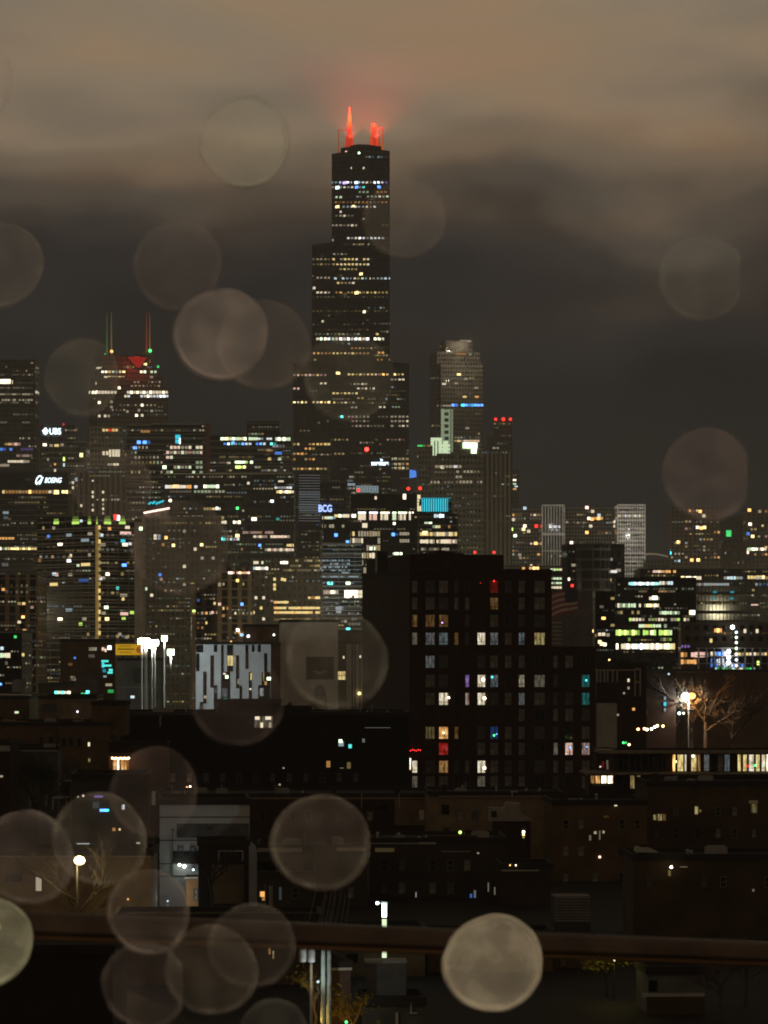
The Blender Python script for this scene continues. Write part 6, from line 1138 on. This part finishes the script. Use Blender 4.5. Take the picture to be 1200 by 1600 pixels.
def drop_mat(name, col, body, rim):
    m = bpy.data.materials.new(name); m.use_nodes = True; t = m.node_tree; t.nodes.clear(); o = t.nodes.new('ShaderNodeOutputMaterial')
    tr = t.nodes.new('ShaderNodeBsdfTransparent'); df = t.nodes.new('ShaderNodeBsdfDiffuse'); tl = t.nodes.new('ShaderNodeBsdfTranslucent'); mx = t.nodes.new('ShaderNodeMixShader'); mm = t.nodes.new('ShaderNodeMixShader'); mm.inputs[0].default_value = .35
    c = t.nodes.new('ShaderNodeTexCoord'); n = t.nodes.new('ShaderNodeTexNoise'); n.inputs['Scale'].default_value = 95; n.inputs['Detail'].default_value = 3; oi = t.nodes.new('ShaderNodeObjectInfo')
    v = t.nodes.new('ShaderNodeVectorMath'); v.operation = 'ADD'; t.links.new(c.outputs['Object'], v.inputs[0]); cb = t.nodes.new('ShaderNodeCombineXYZ'); t.links.new(oi.outputs['Random'], cb.inputs[1]); t.links.new(cb.outputs[0], v.inputs[1]); t.links.new(v.outputs[0], n.inputs['Vector'])
    tint = ramp(t, math_n(t, 'FRACT', math_n(t, 'MULTIPLY', oi.outputs['Random'], 7.0)), [(0, col), (.5, (col[0], col[1] * .92, col[2] * 1.1)), (1, (col[0] * .9, col[1] * 1.04, col[2] * 1.05))]); t.links.new(tint, df.inputs[0]); t.links.new(tint, tl.inputs[0])
    t.links.new(df.outputs[0], mm.inputs[1]); t.links.new(tl.outputs[0], mm.inputs[2])
    g_ = t.nodes.new('ShaderNodeNewGeometry'); sp = t.nodes.new('ShaderNodeSeparateXYZ')
    nrm = t.nodes.new('ShaderNodeVectorTransform'); nrm.vector_type = 'NORMAL'; nrm.convert_from = 'WORLD'; nrm.convert_to = 'OBJECT'; t.links.new(g_.outputs['Normal'], nrm.inputs[0]); t.links.new(nrm.outputs[0], sp.inputs[0])
    steep = math_n(t, 'SUBTRACT', 1.0, math_n(t, 'ABSOLUTE', sp.outputs[1]))            # steep edge made more opaque, painting in the bright rim of a blurred drop
    nn = ramp(t, n.outputs[0], [(.33, (.12, .12, .12)), (.5, (.45, .45, .45)), (.68, (1, 1, 1))])
    f = math_n(t, 'ADD', math_n(t, 'MULTIPLY', math_n(t, 'ADD', nn, .5), body), math_n(t, 'MULTIPLY', math_n(t, 'MULTIPLY', steep, nn), rim * 2)); f = math_n(t, 'MINIMUM', f, .95)
    f = math_n(t, 'MULTIPLY', f, math_n(t, 'ADD', math_n(t, 'MULTIPLY', oi.outputs['Random'], .8), .6)); f = math_n(t, 'MINIMUM', f, .95); t.links.new(f, mx.inputs[0]); t.links.new(tr.outputs[0], mx.inputs[1]); t.links.new(mm.outputs[0], mx.inputs[2]); t.links.new(mx.outputs[0], o.inputs[0]); return m
DM = dict(f=drop_mat('drop_faint', (.80, .66, .50), .034, .22), m=drop_mat('drop_misty', (.80, .70, .54), .034, .36), h=drop_mat('drop_milky', (.80, .72, .54), .09, .55), B=drop_mat('drop_bright', (.86, .77, .54), .27, 2.6))  # opacity levels stand in for how brightly each blurred drop shines
DROPS = [(383, 222, 72, 'h', 'faint round drop in the cloud left of the red masts'), (345, 523, 73, 'h', 'clear round drop between the twin-spired tower and the tallest tower'), (277, 415, 70, 'f', 'faint drop above the clear round drop left of the tallest tower'),
         (412, 540, 72, 'f', 'faint drop overlapping the right side of the clear round drop'), (1097, 435, 68, 'm', 'faint clipped drop high at the right side of the sky'), (1105, 742, 72, 'f', 'faint drop over the right skyline towers'), (128, 590, 60, 'f', 'faint drop over the left spires of the twin-spired tower'),
         (545, 590, 70, 'f', 'faint drop lying over the lower half of the tallest tower'), (280, 856, 76, 'm', 'misty drop over the dim tower with the light bar'), (525, 1030, 80, 'm', 'misty drop over the painted smile wall'), (370, 1092, 74, 'f', 'faint drop below the white panelled block'),
         (155, 1312, 74, 'm', 'misty drop around the yellow street lamp at lower left'), (42, 1340, 74, 'm', 'misty drop over the brown garage wall at the left edge'), (501, 1317, 77, 'm', 'clear drop over the broken white roof edge'), (770, 1505, 78, 'B', 'brightest milky drop on the rail right of the strip light'),
         (-18, 1472, 70, 'B', 'bright milky drop cut by the left edge below the rail'), (330, 1516, 72, 'm', 'misty drop below the rail left of the utility poles'), (226, 1540, 68, 'm', 'misty drop nearest the bottom left below the rail'), (393, 1478, 68, 'm', 'misty drop on the rail above the yellow window'),
         (232, 1425, 66, 'm', 'misty drop on the rail under the annex'), (240, 1238, 70, 'f', 'faint drop over the porch house wall'), (632, 342, 64, 'f', 'very faint drop on the right edge of the tallest tower'), (2, 415, 66, 'f', 'faint drop at the left edge above the slotted tower'), (-52, 130, 72, 'f', 'faint drop cut by the left edge near the top'), (428, 1616, 55, 'm', 'misty drop cut by the bottom edge beside the poles'), (175, 762, 62, 'f', 'faint drop over the ribbed stone tower')]
def drop_mesh(r_, clip=None, seed=0):
    rr = random.Random(seed); m = MB(); seg = 56; ph = [rr.uniform(0, 6.28) for _ in range(4)]
    def w(t): return 1 + .022 * math.sin(2 * t + ph[0]) + .014 * math.sin(3 * t + ph[1]) + .006 * math.sin(7 * t + ph[2]) + .004 * math.sin(13 * t + ph[3])
    prof = [(.02, -.085), (.45, -.08), (.80, -.07), (.895, -.06), (.91, -.10), (.93, -.135), (.95, -.145), (.965, -.135), (.985, -.09), (.996, -.04), (1.0, 0)]
    rings = []
    for q, h in prof:
        rings.append(len(m.v))
        for s in range(seg):
            t = 2 * math.pi * s / seg; x, z = q * w(t) * math.cos(t), q * w(t) * math.sin(t)
            if clip and x > clip: x = clip + (x - clip) * .06
            m.v.append((x * r_, h * r_, z * r_))
    for a, c in zip(rings, rings[1:]):
        for s in range(seg): s2 = (s + 1) % seg; m.f.append([a + s, c + s, c + s2, a + s2]); m.mi.append(0)
    m.f.append([rings[0] + s for s in range(seg)]); m.f.append([rings[-1] + s for s in reversed(range(seg))]); m.mi += [0, 0]
    return m
for i, (px, py, r_, k_, lab) in enumerate(DROPS):
    Y = 1.10 + .012 * (i % 4); me = drop_mesh(r_ * Y / F, .86 if i in (4, 5, 17) else None, i).mesh('raindrop', DM[k_])
    for p_ in me.polygons: p_.use_smooth = len(p_.vertices) == 4
    o = bpy.data.objects.new('raindrop', me); COL.objects.link(o); o.location = at(px, py, Y); tag(o, lab, 'raindrop', 'raindrops on the window')
